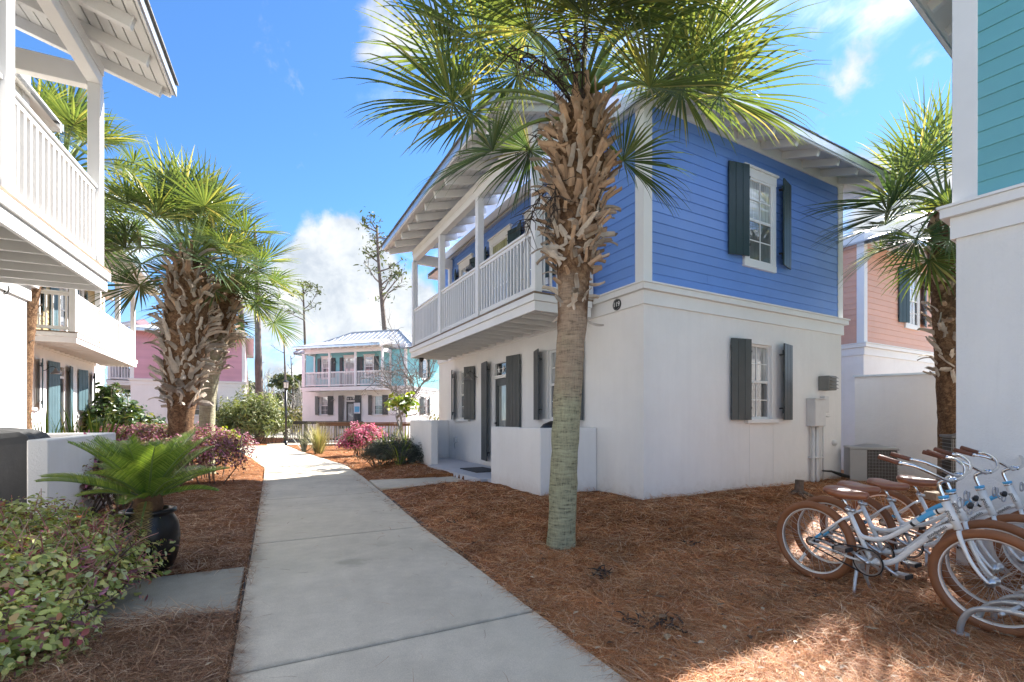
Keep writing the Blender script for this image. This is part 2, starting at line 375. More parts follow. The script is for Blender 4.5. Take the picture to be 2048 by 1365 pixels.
def facade(b, plane, U, v0, v1, openings, f, depth=.09):
    us = sorted({0., U} | {x for o in openings for x in o[:2]}); vs = sorted({v0, v1} | {x for o in openings for x in o[2:4]})
    for i in range(len(us)-1):
        for j in range(len(vs)-1):
            uc, vc = (us[i]+us[i+1])/2, (vs[j]+vs[j+1])/2
            if any(o[0] < uc < o[1] and o[2] < vc < o[3] for o in openings): continue
            b.quad(f(us[i], vs[j], 0), f(us[i+1], vs[j], 0), f(us[i+1], vs[j+1], 0), f(us[i], vs[j+1], 0))
    for a, c, p, q in (o[:4] for o in openings):
        cs = [(a, p), (c, p), (c, q), (a, q)]
        for k in range(4):
            (x, y), (x2, y2) = cs[k], cs[(k+1) % 4]
            b.quad(f(x, y, 0), f(x2, y2, 0), f(x2, y2, -depth), f(x, y, -depth))
        b.quad(*[f(x, y, -depth) for x, y in cs])
_bd = {}
def board_mesh(L, m, e=.152, th=.017):
    key = (round(L, 3), m.name, e)
    if key not in _bd:
        b = MB(); h = L/2
        # a lapped board: thick at its lower edge
        pr = [(0, 0), (-th, .0), (-th, .004), (-.005, e), (0, e)]
        vs = [Vector((x, o, z)) for x in (-h, h) for o, z in pr]; k = len(pr)
        b.add(vs, [(i, (i+1) % k, k+(i+1) % k, k+i) for i in range(k)]+[tuple(range(k-1, -1, -1)), tuple(range(k, 2*k))])
        _bd[key] = b.mesh('siding_board', m)
    return _bd[key]
def boards(root, plane, u0, u1, v0, v1, m, e=.152, split=None):
    z = v0; i = 0
    while z < v1-.02:
        ee = min(e, v1-z); segs = [(u0, u1)]
        if split and i in split: segs = [(u0, split[i]), (split[i]+.003, u1)]
        for a, c in segs:
            o = obj('siding_board', board_mesh(c-a, m, round(ee, 4)), root, ppt(plane, (a+c)/2, z, .001))
            o.rotation_euler = (0, 0, R(-90) if plane == 'L' else 0)
        z += e; i += 1
def lamp_part(root, plane, u, v, s=.8):      # gooseneck barn lamp on the wall
    t = obj('wall_lamp', None, root)
    t.scale = (s, s, s); t.location = ppt(plane, u, v, 0); t.rotation_euler = (0, 0, R(-90) if plane == 'L' else 0)
    b = MB(); b.lathe([(.0, 0), (.05, 0), (.05, -.02), (.0, -.02)], 14, Matrix.Rotation(R(-90), 4, 'X') @ Matrix.Translation((0, 0, .022)))
    b.tube([(0, -.02, 0), (0, -.10, .03), (0, -.17, .12), (0, -.25, .17), (0, -.33, .15), (0, -.36, .08)], .011, 8); b.build('arm', M['black'], t, True)
    b = MB(); X = Matrix.Translation((0, -.36, 0))
    b.lathe([(.0, .10), (.035, .10), (.045, .05), (.055, .02), (.10, -.02), (.15, -.08), (.152, -.095), (.142, -.09), (.09, -.02), (.0, .0)], 18, X); b.build('shade', M['ledgrey'], t, True)
    return t
BZ = dict(band=3.06, ledge=3.26, top=3.36, frz=5.97, eave=6.28)
def cottage(name, label, loc, rot, side_m, shut_m, L=8.57, W=5.31, indiv=True, balcony=(1.05, 7.5), rail_out=1.2, porch=True, seams=False,
            f_low=((2.37, 3.05, 1.40, 2.68),), f_up=((2.33, 2.98, 4.06, 5.46),), l_low=True, stucco='stucco', rafters=True, right_side=False, shut_up=None, f_sh=(.42, .40), metal_caps=False, base=-.3, overhang=.72, slope=.40, splits=None, l_flat=False, warm=False):
    root = thing(name, label, 'house', loc, rot)
    def shutter(r_, p_, u_, sd_, w_, a_, b_, ang_, m_, n_=3, off=.05): return shutter0(r_, p_, u_, sd_, w_, a_, b_, -ang_, m_, n_, .03+w_*math.sin(R(ang_)))
    st = M[stucco]; tr = M['trim']; shut_up = shut_up or shut_m
    # ---- lower walls
    lo_open = []
    if l_low: lo_open = [(1.80, 2.52, 1.40, 2.70), (4.0, 4.88, .30, 2.72), (6.28, 6.98, 1.40, 2.70)]
    b = MB(); facade(b, 'L', L, base, 3.10, lo_open, lambda u, v, o: ppt('L', u, v, o)); facade(b, 'F', W, base, 3.10, list(f_low), lambda u, v, o: ppt('F', u, v, o))
    b.quad((W, 0, base), (W, L, base), (W, L, 3.1), (W, 0, 3.1)); b.quad((0, L, base), (0, L, 3.1), (W, L, 3.1), (W, L, base)); b.quad((0, 0, 3.1), (W, 0, 3.1), (W, L, 3.1), (0, L, 3.1))
    b.build('wall', st, root)
    box('upper_wall', root, .0, W, .0, L, 3.102, 6.24, side_m, 0)
    # ---- band, ledge, frieze: rings butted at the corners
    for nm, z0, z1, pr in (('band', 3.06, 3.258, .035), ('ledge', 3.26, 3.345, .095), ('ledge_cap', 3.347, 3.372, .115), ('frieze', 5.97, 6.26, .03)):
        b = MB()
        b.box(-pr, W+pr, -pr, .0, z0, z1); b.box(-pr, W+pr, L, L+pr, z0, z1); b.box(-pr, .0, 0., L, z0, z1); b.box(W, W+pr, 0., L, z0, z1)
        b.build(nm, tr, root)
    for cx, cy in ((0, 0), (W, 0), (0, L), (W, L)):
        sx = -.024 if cx == 0 else W-.15; sy = -.024 if cy == 0 else L-.15
        box('corner_trim', root, sx, sx+.174, sy, sy+.174, 3.372, 5.97, tr, .004)
    fl = .152
    if indiv:
        boards(root, 'F', .15, W-.15, 3.374, 5.97, side_m, fl, splits); boards(root, 'L', .15, L-.15, 3.374, 5.97, side_m, fl)
    else:
        b = MB()
        for pl, U in (('F', W), ('L', L)):
            z = 3.374
            while z < 5.95:
                h = min(.152, 5.97-z)
                a = [ppt(pl, .15, z, .017), ppt(pl, U-.15, z, .017), ppt(pl, U-.15, z+h, .005), ppt(pl, .15, z+h, .005)]; b.quad(*a)
                b.quad(ppt(pl, .15, z, 0), ppt(pl, U-.15, z, 0), a[1], a[0]); z += .152
        b.build('siding_board', side_m, root, kind='stuff')
    # ---- roof
    oh = overhang; sl = slope; xl = -.12 if porch else -oh
    x0, x1, y0, y1 = xl, W+min(oh, .45), -oh, L+oh; ze = 5.85
    zw = lambda d: ze+sl*d
    hw = (x1-x0)/2; rz = zw(hw); xm = (x0+x1)/2
    def hip(dz, ins=0.):
        a, b_, c, d = (x0+ins, y0+ins, ze+dz), (x1-ins, y0+ins, ze+dz), (x1-ins, y1-ins, ze+dz), (x0+ins, y1-ins, ze+dz); e = (xm, y0+hw, rz+dz); f = (xm, y1-hw, rz+dz)
        return [a, b_, c, d, e, f]
    top = hip(.14); bot = hip(.02)
    b = MB(); b.add(top, [(0, 1, 4), (1, 2, 5, 4), (2, 3, 5), (3, 0, 4, 5)]); 
    b.add([(p[0], p[1], p[2]-.03) for p in top[:4]]+top[:4], [(i, (i+1) % 4, 4+(i+1) % 4, 4+i) for i in range(4)])
    b.build('roof', M['roofm'], root)
    b = MB(); b.add(hip(.02), [(0, 4, 1), (1, 4, 5, 2), (2, 5, 3), (3, 5, 4, 0)]); b.build('soffit', M['soffit'], root)
    b = MB(); b.box(x0-.0, x1, y0, y0+.03, ze-.01, ze+.108); b.box(x0, x1, y1-.03, y1, ze-.01, ze+.108); b.box(x1-.03, x1, y0+.03, y1-.03, ze-.01, ze+.108)
    if not porch: b.box(x0, x0+.03, y0+.03, y1-.03, ze-.01, ze+.108)
    b.build('fascia', tr, root)
    b = MB(); b.box(x0-.02, x1+.02, y0-.022, y0-.002, ze+.02, ze+.13); b.box(x1+.002, x1+.022, y0, y1, ze+.02, ze+.13); 
    if not porch: b.box(x0-.022, x0-.002, y0, y1, ze+.02, ze+.13)
    b.build('drip_edge', M['drip'], root)
    b = MB(); nsh = int((x1-x0)/.23)
    for i in range(nsh):
        xa = x0+i*.23; b.box(xa+.004, xa+.226, y0-.034, y0+.03, ze+.135, ze+.152+.012*random.random())
    b.build('roof_edge', M['roofedge'], root)
    if seams:
        sm = MB()
        def seam(p, q_): sm.tube([p, q_], .018, 5)
        i = 0
        yy = y0+.3
        while yy < y1-.1:
            d = min(yy-y0, y1-yy, hw)
            seam((x0, yy, ze+.15), (x0+d, yy, zw(d)+.15)); yy += .42
        xx = x0+.3
        while xx < x1-.1:
            d = min(xx-x0, x1-xx)
            seam((xx, y0, ze+.15), (xx, y0+d, zw(d)+.15)); xx += .42
        for a, c in ((0, 4), (1, 4), (2, 5), (3, 5), (4, 5)): sm.tube([Vector(top[a])+Vector((0, 0, .02)), Vector(top[c])+Vector((0, 0, .02))], .045, 6)
        sm.build('roof_seam', M['roofm'], root, kind='stuff')
    if rafters:
        n = int(W/.6)
        for i in range(n+1):
            x = .25+i*(W-.4)/n
            beam('rafter', root, (x, -.02, ze+sl*oh-.05), (x, -oh+.08, ze-.05+sl*.1), .07, .12, M['trim2'])
        if not porch:
            n = int(L/.6)
            for i in range(n+1):
                y = .1+i*(L-.2)/n
                beam('rafter', root, (-.02, y, ze+sl*oh-.05), (-oh+.08, y, ze-.05+sl*.1), .07, .12, M['trim2'])
    # ---- balcony and porch roof
    if balcony:
        a, c = balcony; ro = rail_out
        box('balcony_floor', root, -ro+.02, -.12, a+.02, c-.02, 3.285, 3.30, M['soffit'], 0)
        nb = 8
        for i in range(nb):
            y = a+.02; xa = -ro-.03+i*(ro-.06)/nb
            box('deck_board', root, xa, xa+(ro-.06)/nb-.006, a-.03, c+.03, 3.302, 3.335, M['deckedge'], .003)
        for nm, z0, z1, pr in (('fascia_board', 3.05, 3.195, 0.), ('fascia_board', 3.197, 3.30, .03)):
            box(nm, root, -ro-pr, -ro-pr+.038, a-pr, c+pr, z0, z1, tr, .003)
            for y in (a-pr, c+pr-.038): box(nm, root, -ro-pr+.039, -.12, y, y+.038, z0, z1, tr, .003)
        n = 16
        for i in range(n):
            y = a+.25+i*(c-a-.5)/(n-1); box('joist', root, -ro+.04, -.125, y-.02, y+.02, 3.07, 3.284, M['trim2'], .002)
        posts = [a+.09, a+.09+(c-a-.18)/3, a+.09+2*(c-a-.18)/3, c-.09]
        px = -ro+.09
        for y in posts: box('post', root, px-.065, px+.065, y-.065, y+.065, 3.335, 5.66, tr, .005)
        for y in (posts[0], posts[-1]): box('half_post', root, -.13, -.05, y-.06, y+.06, 3.335, 5.66, tr, .004)
        def rail(p, q_):
            p = Vector(p); q_ = Vector(q_); d = (q_-p); Ln = d.length; d.normalize()
            beam('top_rail', root, p+Vector((0, 0, 4.345)), q_+Vector((0, 0, 4.345)), .085, .04, tr, ch=.006)
            beam('sub_rail', root, p+Vector((0, 0, 4.295)), q_+Vector((0, 0, 4.295)), .04, .055, tr)
            beam('bottom_rail', root, p+Vector((0, 0, 3.43)), q_+Vector((0, 0, 3.43)), .045, .085, tr)
            k = max(2, int(Ln/.115)); bm_ = boxmesh(.036, .036, .795, tr, .002)
            for i in range(k):
                s = p+d*(Ln*(i+.5)/k); obj('baluster', bm_, root, (s.x, s.y, 3.87))
        for i in range(3): rail((px, posts[i]+.066, 0), (px, posts[i+1]-.066, 0))
        rail((px+.066, posts[0], 0), (-.131, posts[0], 0)); rail((px+.066, posts[-1], 0), (-.131, posts[-1], 0))
        if porch:
            ex = -1.86; ya, yb = a-.16, c+.16; ps = .30; zu = lambda x: 6.13+ps*(x+ro)
            box('porch_beam', root, px-.07, px+.07, ya+.25, yb-.3, 5.66, 5.93, tr, .006)
            box('beam_trim', root, px-.085, px-.071, ya+.25, yb-.3, 5.80, 5.935, tr, .002)
            for y in (posts[0], posts[-1]): box('end_beam', root, px+.071, -.035, y-.06, y+.06, 5.62, 5.88, tr, .005)
            nr = 12
            for i in range(nr):
                y = ya+.06+i*(yb-ya-.12)/(nr-1)
                beam('rafter', root, (-.04, y, zu(-.04)-.072), (ex+.1, y, zu(ex+.1)-.072), .075, .14, M['trim2'], ch=.004)
            npk = 14
            for i in range(npk):
                xa = ex+.02+i*(-.03-ex-.02)/npk; xb = ex+.02+(i+1)*(-.03-ex-.02)/npk-.008
                beam('soffit_board', root, ((xa+xb)/2, ya, zu((xa+xb)/2)+.012), ((xa+xb)/2, yb, zu((xa+xb)/2)+.012), xb-xa, .02, M['soffit'], up=(-ps, 0, 1), ch=.004)
            b = MB(); zt = .13
            b.add([(ex-.03, ya-.05, zu(ex-.03)+zt), (.45, ya-.05, zu(.45)+zt), (.45, yb+.05, zu(.45)+zt), (ex-.03, yb+.05, zu(ex-.03)+zt),
                   (ex-.03, ya-.05, zu(ex-.03)+.03), (-.01, ya-.05, zu(-.01)+.03), (-.01, yb+.05, zu(-.01)+.03), (ex-.03, yb+.05, zu(ex-.03)+.03)],
                  [(0, 1, 2, 3), (4, 7, 6, 5), (0, 3, 7, 4), (0, 4, 5, 1), (3, 2, 6, 7)])
            b.build('porch_roof', M['roofm'], root)
            box('fascia', root, ex-.03, ex, ya, yb, zu(ex)-.02, zu(ex)+.10, tr, .003)
            box('drip_edge', root, ex-.052, ex-.032, ya-.05, yb+.05, zu(ex)+.0, zu(ex)+.128, M['drip'], .002)
            for y, s in ((ya, -1), (yb, 1)): beam('rake_board', root, (-.04, y+s*.02, zu(-.04)+.02), (ex, y+s*.02, zu(ex)+.02), .035, .13, tr)
            b = MB(); y = ya
            while y < yb: b.box(ex-.085, ex-.02, y+.004, y+.226, zu(ex)+.130, zu(ex)+.145+.014*random.random()); y += .23
            b.build('roof_edge', M['roofedge'], root)
        # openings on the balcony
        for (u0, u1, isd) in ((2.55, 3.2, 0), (4.05, 4.85, 1), (6.1, 6.75, 0)):
            v0 = 3.42 if isd else 4.06
            window(root, 'L', u0, u1, v0, 5.45, 'trim', 'pane_warm' if (isd and warm) else 'pane_up', 'pane_low', not isd)
            shutter(root, 'L', u0-.12, -1, .34, v0, 5.47, 12, shut_up); shutter(root, 'L', u1+.12, 1, .34, v0, 5.47, 16, shut_up)
        lamp_part(root, 'L', 5.55, 5.12)
    # ---- lower porch wall openings
    if l_low:
        for u0, u1 in ((1.80, 2.52), (6.28, 6.98)):
            window(root, 'L', u0, u1, 1.40, 2.70)
            shutter(root, 'L', u0-.05, -1, .40, 1.38, 2.74, 18, shut_m); shutter(root, 'L', u1+.05, 1, .40, 1.38, 2.74, 20, shut_m)
        # front door with a transom light
        d = bars(M, 'L', [(4.09, 4.20, .33, 2.32, -.08, -.03), (4.68, 4.79, .33, 2.32, -.08, -.03), (4.20, 4.68, .33, .62, -.08, -.03), (4.20, 4.68, 2.16, 2.32, -.08, -.03)], M['door'], 'front_door', root)
        bars(M, 'L', [(4.20, 4.68, .62, 2.16, -.078, -.055)], M['pane_door'], 'pane', d)
        hb = MB(); hb.tube([ppt('L', 4.745, 1.30, -.03), ppt('L', 4.745, 1.30, .02), ppt('L', 4.745, 1.28, .03)], .022, 10); hb.tube([ppt('L', 4.745, 1.42, -.03), ppt('L', 4.745, 1.42, -.005)], .018, 10); hb.build('handle', M['chrome'], d, True)
        fr = bars(M, 'L', [(4.0, 4.09, .30, 2.72, -.085, -.004), (4.79, 4.88, .30, 2.72, -.085, -.004), (4.09, 4.79, 2.33, 2.40, -.085, -.0), (4.09, 4.79, 2.68, 2.72, -.085, -.004)], tr, 'door_frame', root)
        bars(M, 'L', [(4.09, 4.79, 2.40, 2.68, -.08, -.06)], M['pane_dark'], 'transom_pane', fr)
        sb = MB()
        for cu in (4.22, 4.44, 4.66):
            for k in range(5):
                th = R(90+72*k); sb.tube([ppt('L', cu, 2.53, -.045), ppt('L', cu+.09*math.cos(th), 2.53+.09*math.sin(th), -.045)], [.02, .006], 6)
        sb.build('starfish_ornament', tr, fr)
        shutter(root, 'L', 3.99, -1, .48, .40, 2.76, 9, shut_m, 4); shutter(root, 'L', 4.92, 1, .50, .40, 2.76, 11, shut_m, 4)
        lamp_part(root, 'L', 5.72, 2.44)
    for (u0, u1, v0, v1) in f_low:
        window(root, 'F', u0, u1, v0, v1); shutter(root, 'F', u0-.07, -1, f_sh[0], v0-.02, v1+.04, 10, shut_m); shutter(root, 'F', u1+.13, 1, f_sh[1], v0-.02, v1+.04, 13, shut_m)
    for (u0, u1, v0, v1) in f_up:
        window(root, 'F', u0, u1, v0, v1, 'trim'); shutter(root, 'F', u0-.10, -1, f_sh[0], v0+.02, v1+.13, 12, shut_up); shutter(root, 'F', u1+.16, 1, f_sh[1], v0+.02, v1+.13, 15, shut_up)
    return root
A_BL = R(28.8)
BO = Vector((1.90, 6.75, 0))
def bl(s, t, z=0.):     # a point in the blue house's own axes
    return Vector((BO.x+s*math.cos(A_BL)-t*math.sin(A_BL), BO.y+s*math.sin(A_BL)+t*math.cos(A_BL), z))
blue = cottage('cottage', 'two-storey cottage with bright blue upper siding and white balcony behind the big palm', BO, A_BL, M['blue'], M['shut'], shut_up=M['shut_green'], splits={1: 1.35, 5: 3.9, 9: .95, 12: 4.2, 15: 2.1}, warm=True)
turq = cottage('cottage', 'cottage with turquoise upper siding cut off by the right picture edge behind the bicycles', (4.18, 4.40, .03), R(-56.3), M['turq'], M['shut'], balcony=None, porch=False, f_low=(), f_up=(), l_low=False, stucco='stucco_rough', overhang=.45)
leftc = cottage('cottage', 'white cottage at the left picture edge with overhanging balcony and exposed rafters close by', (-6.81, 6.56, .0), R(204.5), M['cream'], M['shut'], f_low=(), f_up=(), rafters=True)
yel = cottage('cottage', 'pale yellow cottage with teal shutters and white balcony beyond the left balcony', (-15.8, 18.1, .3), R(208), M['yellow'], M['shut_teal'], f_low=(), f_up=())
pink = cottage('cottage', 'cottage with pink upper siding seen behind the booted palms', (-20.4, 25.0, .2), R(29), M['pink'], M['shut_green'], f_low=((2.75, 3.4, 1.4, 2.7),), f_up=((2.75, 3.4, 4.06, 5.46),))
aqua = cottage('cottage', 'distant aqua cottage with white balcony and pale metal hip roof', (-7.26, 32.0, .3), R(73.2), M['aqua'], M['shut'], indiv=False, seams=True, slope=.62, f_low=((2.45, 3.05, 1.40, 2.68),))
peach = cottage('cottage', 'cottage with peach upper siding behind the white privacy wall', (9.1, 12.1, .0), R(29), M['peach'], M['shut_green'], f_low=())
green = cottage('cottage', 'cottage with sea green siding, only a sliver between peach cottage and palm trunk', (15.6, 16.6, -.35), R(29), M['green'], M['shut_green'], indiv=False, f_low=(), f_up=(), l_low=False, balcony=None, porch=False)

# ================================================================ things on the blue house
def wall_thing(name, label, cat, s, t, z, plane='F'):
    p = bl(s, t, z); return thing(name, label, cat, p, A_BL+(R(-90) if plane == 'L' else 0))   # local -y points away from the wall
pl = wall_thing('house_number', 'round black plaque with white number 119 on the white band', 'house number', 0, .52, 3.155, 'L')
b = MB(); b.lathe([(0, .0), (.088, 0), (.088, .014), (.0, .014)], 28, Matrix.Translation((0, -.036, 0)) @ Matrix.Rotation(R(90), 4, 'X')); b.build('plate', M['black'], pl)
b = MB(); b.lathe([(.074, .014), (.079, .014), (.079, .017), (.074, .017)], 28, Matrix.Translation((0, -.036, 0)) @ Matrix.Rotation(R(90), 4, 'X'), close=True); b.build('ring', M['ledgrey'], pl)
obj('digits', text_mesh('digits', '119', .098, M['wletter'], .002), pl, (0, -.053, 0), (R(90), 0, 0))
# grey vented box, white service box, conduits, round vent
t = wall_thing('vent_box', 'grey louvred vent box on the white wall above the electric box', 'vent', 4.62, 0, 2.06)
box('case', t, -.13, .13, -.20, 0, -.12, .15, M['ledgrey'] if 0 else mat('grey_plastic', (.20, .20, .185), .5, .1, 4.), .008)
for i in range(4): beam('louvre', t, (-.115, -.222, .115-.065*i), (.115, -.222, .115-.065*i), .045, .008, bpy.data.materials['grey_plastic'], up=(0, -.6, 1))
M['pbox'] = mat('painted_metal_box', (.66, .65, .64), .5, .05, 3., dirt=((.45, .43, .40), 3., .3))
t = wall_thing('electric_box', 'white metal electric box with conduits running down to the mulch', 'electric box', 4.28, 0, 1.52)
box('case', t, -.18, .18, -.15, 0, -.26, .24, M['pbox'], .006); box('door', t, -.17, .17, -.160, -.151, -.25, .215, M['pbox'], .003); box('hood', t, -.19, .19, -.175, 0, .241, .258, M['pbox'], .003)
for dx, r_ in ((-.07, .03), (.04, .024), (.09, .02)):
    b = MB(); b.tube([(dx, -.06, -.26), (dx, -.06, -1.1), (dx+(.0 if dx < 0 else .03), -.06, -1.32), (dx+(.0 if dx < 0 else .10), -.08, -1.55)], r_, 10); b.build('conduit', M['pbox'], t, True)
box('strap', t, -.13, .2, -.105, 0, -.86, -.835, M['pbox'], .002)
t = wall_thing('meter_socket', 'small white utility fitting with thin pipe beside the electric box', 'utility box', 4.62, 0, 1.66)
box('case', t, -.065, .075, -.09, 0, -.14, .17, M['pbox'], .006)
b = MB(); b.tube([(-.05, -.05, -.14), (-.05, -.05, -1.6)], .017, 8); b.tube([(-.05, -.05, -.2), (.04, -.09, -.22), (.10, -.1, -.21)], .013, 8); b.build('pipe', M['pbox'], t, True)
t = wall_thing('round_vent', 'small round white vent cap low on the wall near the corner', 'vent', 5.02, 0, .93)
b = MB(); b.lathe([(0, .07), (.035, .065), (.055, .04), (.058, .0)], 18, Matrix.Rotation(R(90), 4, 'X')); b.build('cap', M['pbox'], t, True)
b = MB(); p0 = bl(4.55, -.14, .36)
b.tube([bl(4.45, -.1, .42), bl(4.7, -.13, .40), bl(4.95, -.16, .33), bl(5.3, -.3, .22), bl(5.8, -.35, .17)], [.014, .02, .034, .028, .018], 8)
b.build('hose', M['rubber'], None, True, label='black insulated pipe trailing from the wall towards the air conditioner', cat='pipe')
t = wall_thing('outlet_box', 'small grey weatherproof outlet box on the patio wall under the far window', 'outlet', 0, 7.15, .82, 'L')
box('case', t, -.075, .075, -.07, 0, -.07, .07, M['pbox'], .008); b = MB(); b.tube([(.04, -.04, -.05), (.06, -.09, -.12), (.03, -.06, -.24)], .007, 6); b.build('cord', M['ledgrey'], t)
t = thing('dome_camera', 'small black camera under the far end of the blue cottage balcony', 'camera', bl(-.95, 7.32, 3.0))
b = MB(); b.lathe([(0, -.06), (.045, -.045), (.062, 0), (.062, .05), (0, .05)], 18); b.build('housing', M['black'], t, True)
for s_, z0, z1 in ((2.42, .0, 1.31), (3.08, .0, 1.31)): box('control_joint', blue, s_-.006, s_+.006, -.0035, .0, z0, z1, M['trim2'], .001)
# low patio walls
t = thing('patio_wall', 'low white patio wall beside the big palm trunk', 'wall', bl(-1.1, 1.05), A_BL)
box('panel', t, 0., .18, 0, 1.70, -.2, 1.255, M['stucco'], .012); box('panel', t, .181, 1.095, 0., .18, -.2, 1.255, M['stucco'], .012)
t = thing('patio_wall', 'low white patio wall at the far end of the blue cottage patio', 'wall', bl(-1.1, 6.1), A_BL)
box('panel', t, 0., .18, 0, 1.80, -.2, 1.36, M['stucco'], .012); box('panel', t, .181, 1.095, 1.62, 1.80, -.2, 1.36, M['stucco'], .012)
b = MB(); b.box(.13, 1.19, 0, 6.6, -.3, .27); b.box(.0, .13, 1.72, 4.84, -.3, .268); b.build('patio_floor', M['patio'], None, loc=bl(-1.2, 1.235), rot=(0, 0, A_BL), kind='structure')
t = thing('doormat', 'dark grey doormat lying on the patio before the charcoal door', 'doormat', bl(-.62, 4.35, .272), A_BL)
box('mat', t, -.25, .32, -.45, .45, 0, .018, mat('doormat', (.06, .06, .062), .9, .2, 30., .5, 200.), .004)
# covered grill in the patio corner
t = thing('kettle_grill', 'dark rounded grill top showing over the low patio wall behind the palm', 'grill', bl(-.42, 1.62, .27), A_BL)
b = MB(); b.lathe([(0, 1.10), (.10, 1.09), (.22, 1.04), (.29, .96), (.30, .90), (.28, .80), (.18, .70), (.0, .66)], 24); b.build('lid', M['black'], t, True)
for k in range(3):
    th = R(120*k); b = MB(); b.tube([(.15*math.cos(th), .15*math.sin(th), .75), (.27*math.cos(th), .27*math.sin(th), 0)], .014, 8); b.build('leg', M['black'], t)
# ================================================================ ground
PN = Vector((.893, .449)); PD = Vector((-.449, .893))
def pathpt(u, n, z=0.): return Vector((PD.x*u+PN.x*n, PD.y*u+PN.y*n, z))
LE = [pathpt(-3, -.23), pathpt(0, -.23), pathpt(2.91, -.235), pathpt(5.83, -.24), pathpt(8.93, -.26), pathpt(11.9, -.28), Vector((-6.95, 13.1, 0)), Vector((-9.0, 16.1, 0)), Vector((-11.4, 19.4, 0)), Vector((-14.0, 23.4, 0))]
RE = [pathpt(-3, 1.65), pathpt(0, 1.65), pathpt(2.91, 1.65), pathpt(5.83, 1.66), pathpt(8.93, 1.76), pathpt(11.9, 1.84), Vector((-4.95, 13.9, 0)), Vector((-6.95, 16.8, 0)), Vector((-9.0, 19.9, 0)), Vector((-11.7, 24.2, 0))]
PATH_POLY = np.array([(p.x, p.y) for p in LE]+[(p.x, p.y) for p in reversed(RE)])
def inside(poly, x, y):
    c = np.zeros(x.shape, bool); n = len(poly); j = n-1
    for i in range(n):
        xi, yi = poly[i]; xj, yj = poly[j]
        k = ((yi > y) != (yj > y)) & (x < (xj-xi)*(y-yi)/(yj-yi+1e-12)+xi); c ^= k; j = i
    return c
def rect_dist(x, y, s0, s1, t0, t1):
    dx, dy = x-BO.x, y-BO.y; s = dx*math.cos(A_BL)+dy*math.sin(A_BL); t = -dx*math.sin(A_BL)+dy*math.cos(A_BL)
    return np.hypot(np.maximum(np.maximum(s0-s, s-s1), 0), np.maximum(np.maximum(t0-t, t-t1), 0))
def sstep(a, b_, x): u = np.clip((x-a)/(b_-a), 0, 1); return u*u*(3-2*u)
def gz(x, y):
    x = np.asarray(x, float); y = np.asarray(y, float)
    dp = np.minimum(np.abs(x*PN.x+y*PN.y-1.68), 99); dpath = x*PN.x+y*PN.y-1.68
    d = np.minimum(rect_dist(x, y, 0, 5.31, 0, 8.57), rect_dist(x, y, -1.2, 0, 1.05, 7.9))
    h = .20*(1-sstep(0, 2.3, d))*sstep(.0, 1.3, np.where(y < 13, dpath, 1.3))
    h = h+sstep(0, .5, np.abs(dpath))*(.035*(np.sin(x*2.1+1)*np.sin(y*1.7)*.4+.6)+.012*np.sin(x*6.3+y*2.2)*np.sin(y*5.1-x*3.)+.008*np.sin(x*11.7-y*4)*np.sin(y*13.1+x*3.))
    return np.where(dpath > -1.9, h, .05*sstep(1.9, 2.4, -dpath)+.02)
b = MB()
b.quad((-900, -60, -.16), (900, -60, -.16), (900, 1500, -.16), (-900, 1500, -.16))
b.build('ground', mat('sandy_ground', (.42, .38, .30), .95, .3, .3, .2, 3.), None, kind='structure')
M['mulch'] = None
def mulch_mat():
    m, q, b, o = new_mat('pine_mulch'); g = q.add('ShaderNodeNewGeometry').outputs['Position']
    n = q.noise(g, 38., 6., .7, 1.2); n2 = q.noise(g, 1.3, 4., .6)
    c = q.ramp(n, [(.28, (.07, .028, .013)), (.48, (.22, .09, .038)), (.62, (.35, .16, .07)), (.78, (.46, .27, .15))])
    k = q.maprange(n2, .3, .7, .8, 1.15); cc = q.add('ShaderNodeCombineXYZ'); [q.link(k, cc.inputs[i]) for i in range(3)]
    q.link(q.mix(1., c, cc.outputs[0], 'MULTIPLY'), b.inputs['Base Color']); b.inputs['Roughness'].default_value = .95; b.inputs['Specular IOR Level'].default_value = .1
    bump(q, b, n, .8, .03); return m
M['mulch'] = mulch_mat()
SWPOLY = np.array([(p.x, p.y) for p in (pathpt(3.80, -2.6), pathpt(3.84, -.26), pathpt(4.90, -.26), pathpt(4.95, -2.6))])
WKPOLY = np.array([(p.x, p.y) for p in (pathpt(9.40, 1.79), bl(-1.22, 3.08), bl(-1.22, 4.30), pathpt(10.6, 1.82))])
def sheet(name, x0, x1, y0, y1, step, m, drop=0.):
    xs = np.arange(x0, x1+step, step); ys = np.arange(y0, y1+step, step); X, Y = np.meshgrid(xs, ys); Z = gz(X, Y)-drop
    inp = inside(PATH_POLY, X, Y) | inside(SWPOLY, X, Y) | inside(WKPOLY, X, Y); Z = np.where(inp, -.09, Z)
    V = np.stack([X, Y, Z], -1).reshape(-1, 3); nx, ny = len(xs), len(ys)
    i, j = np.meshgrid(np.arange(nx-1), np.arange(ny-1)); a = (j*nx+i).ravel()
    return obj(name, npmesh(name, V, np.stack([a, a+1, a+nx+1, a+nx], -1), m, True), None, kind='structure')
sheet('mulch_bed', -34, 16, .6, 33, .1, M['mulch'])
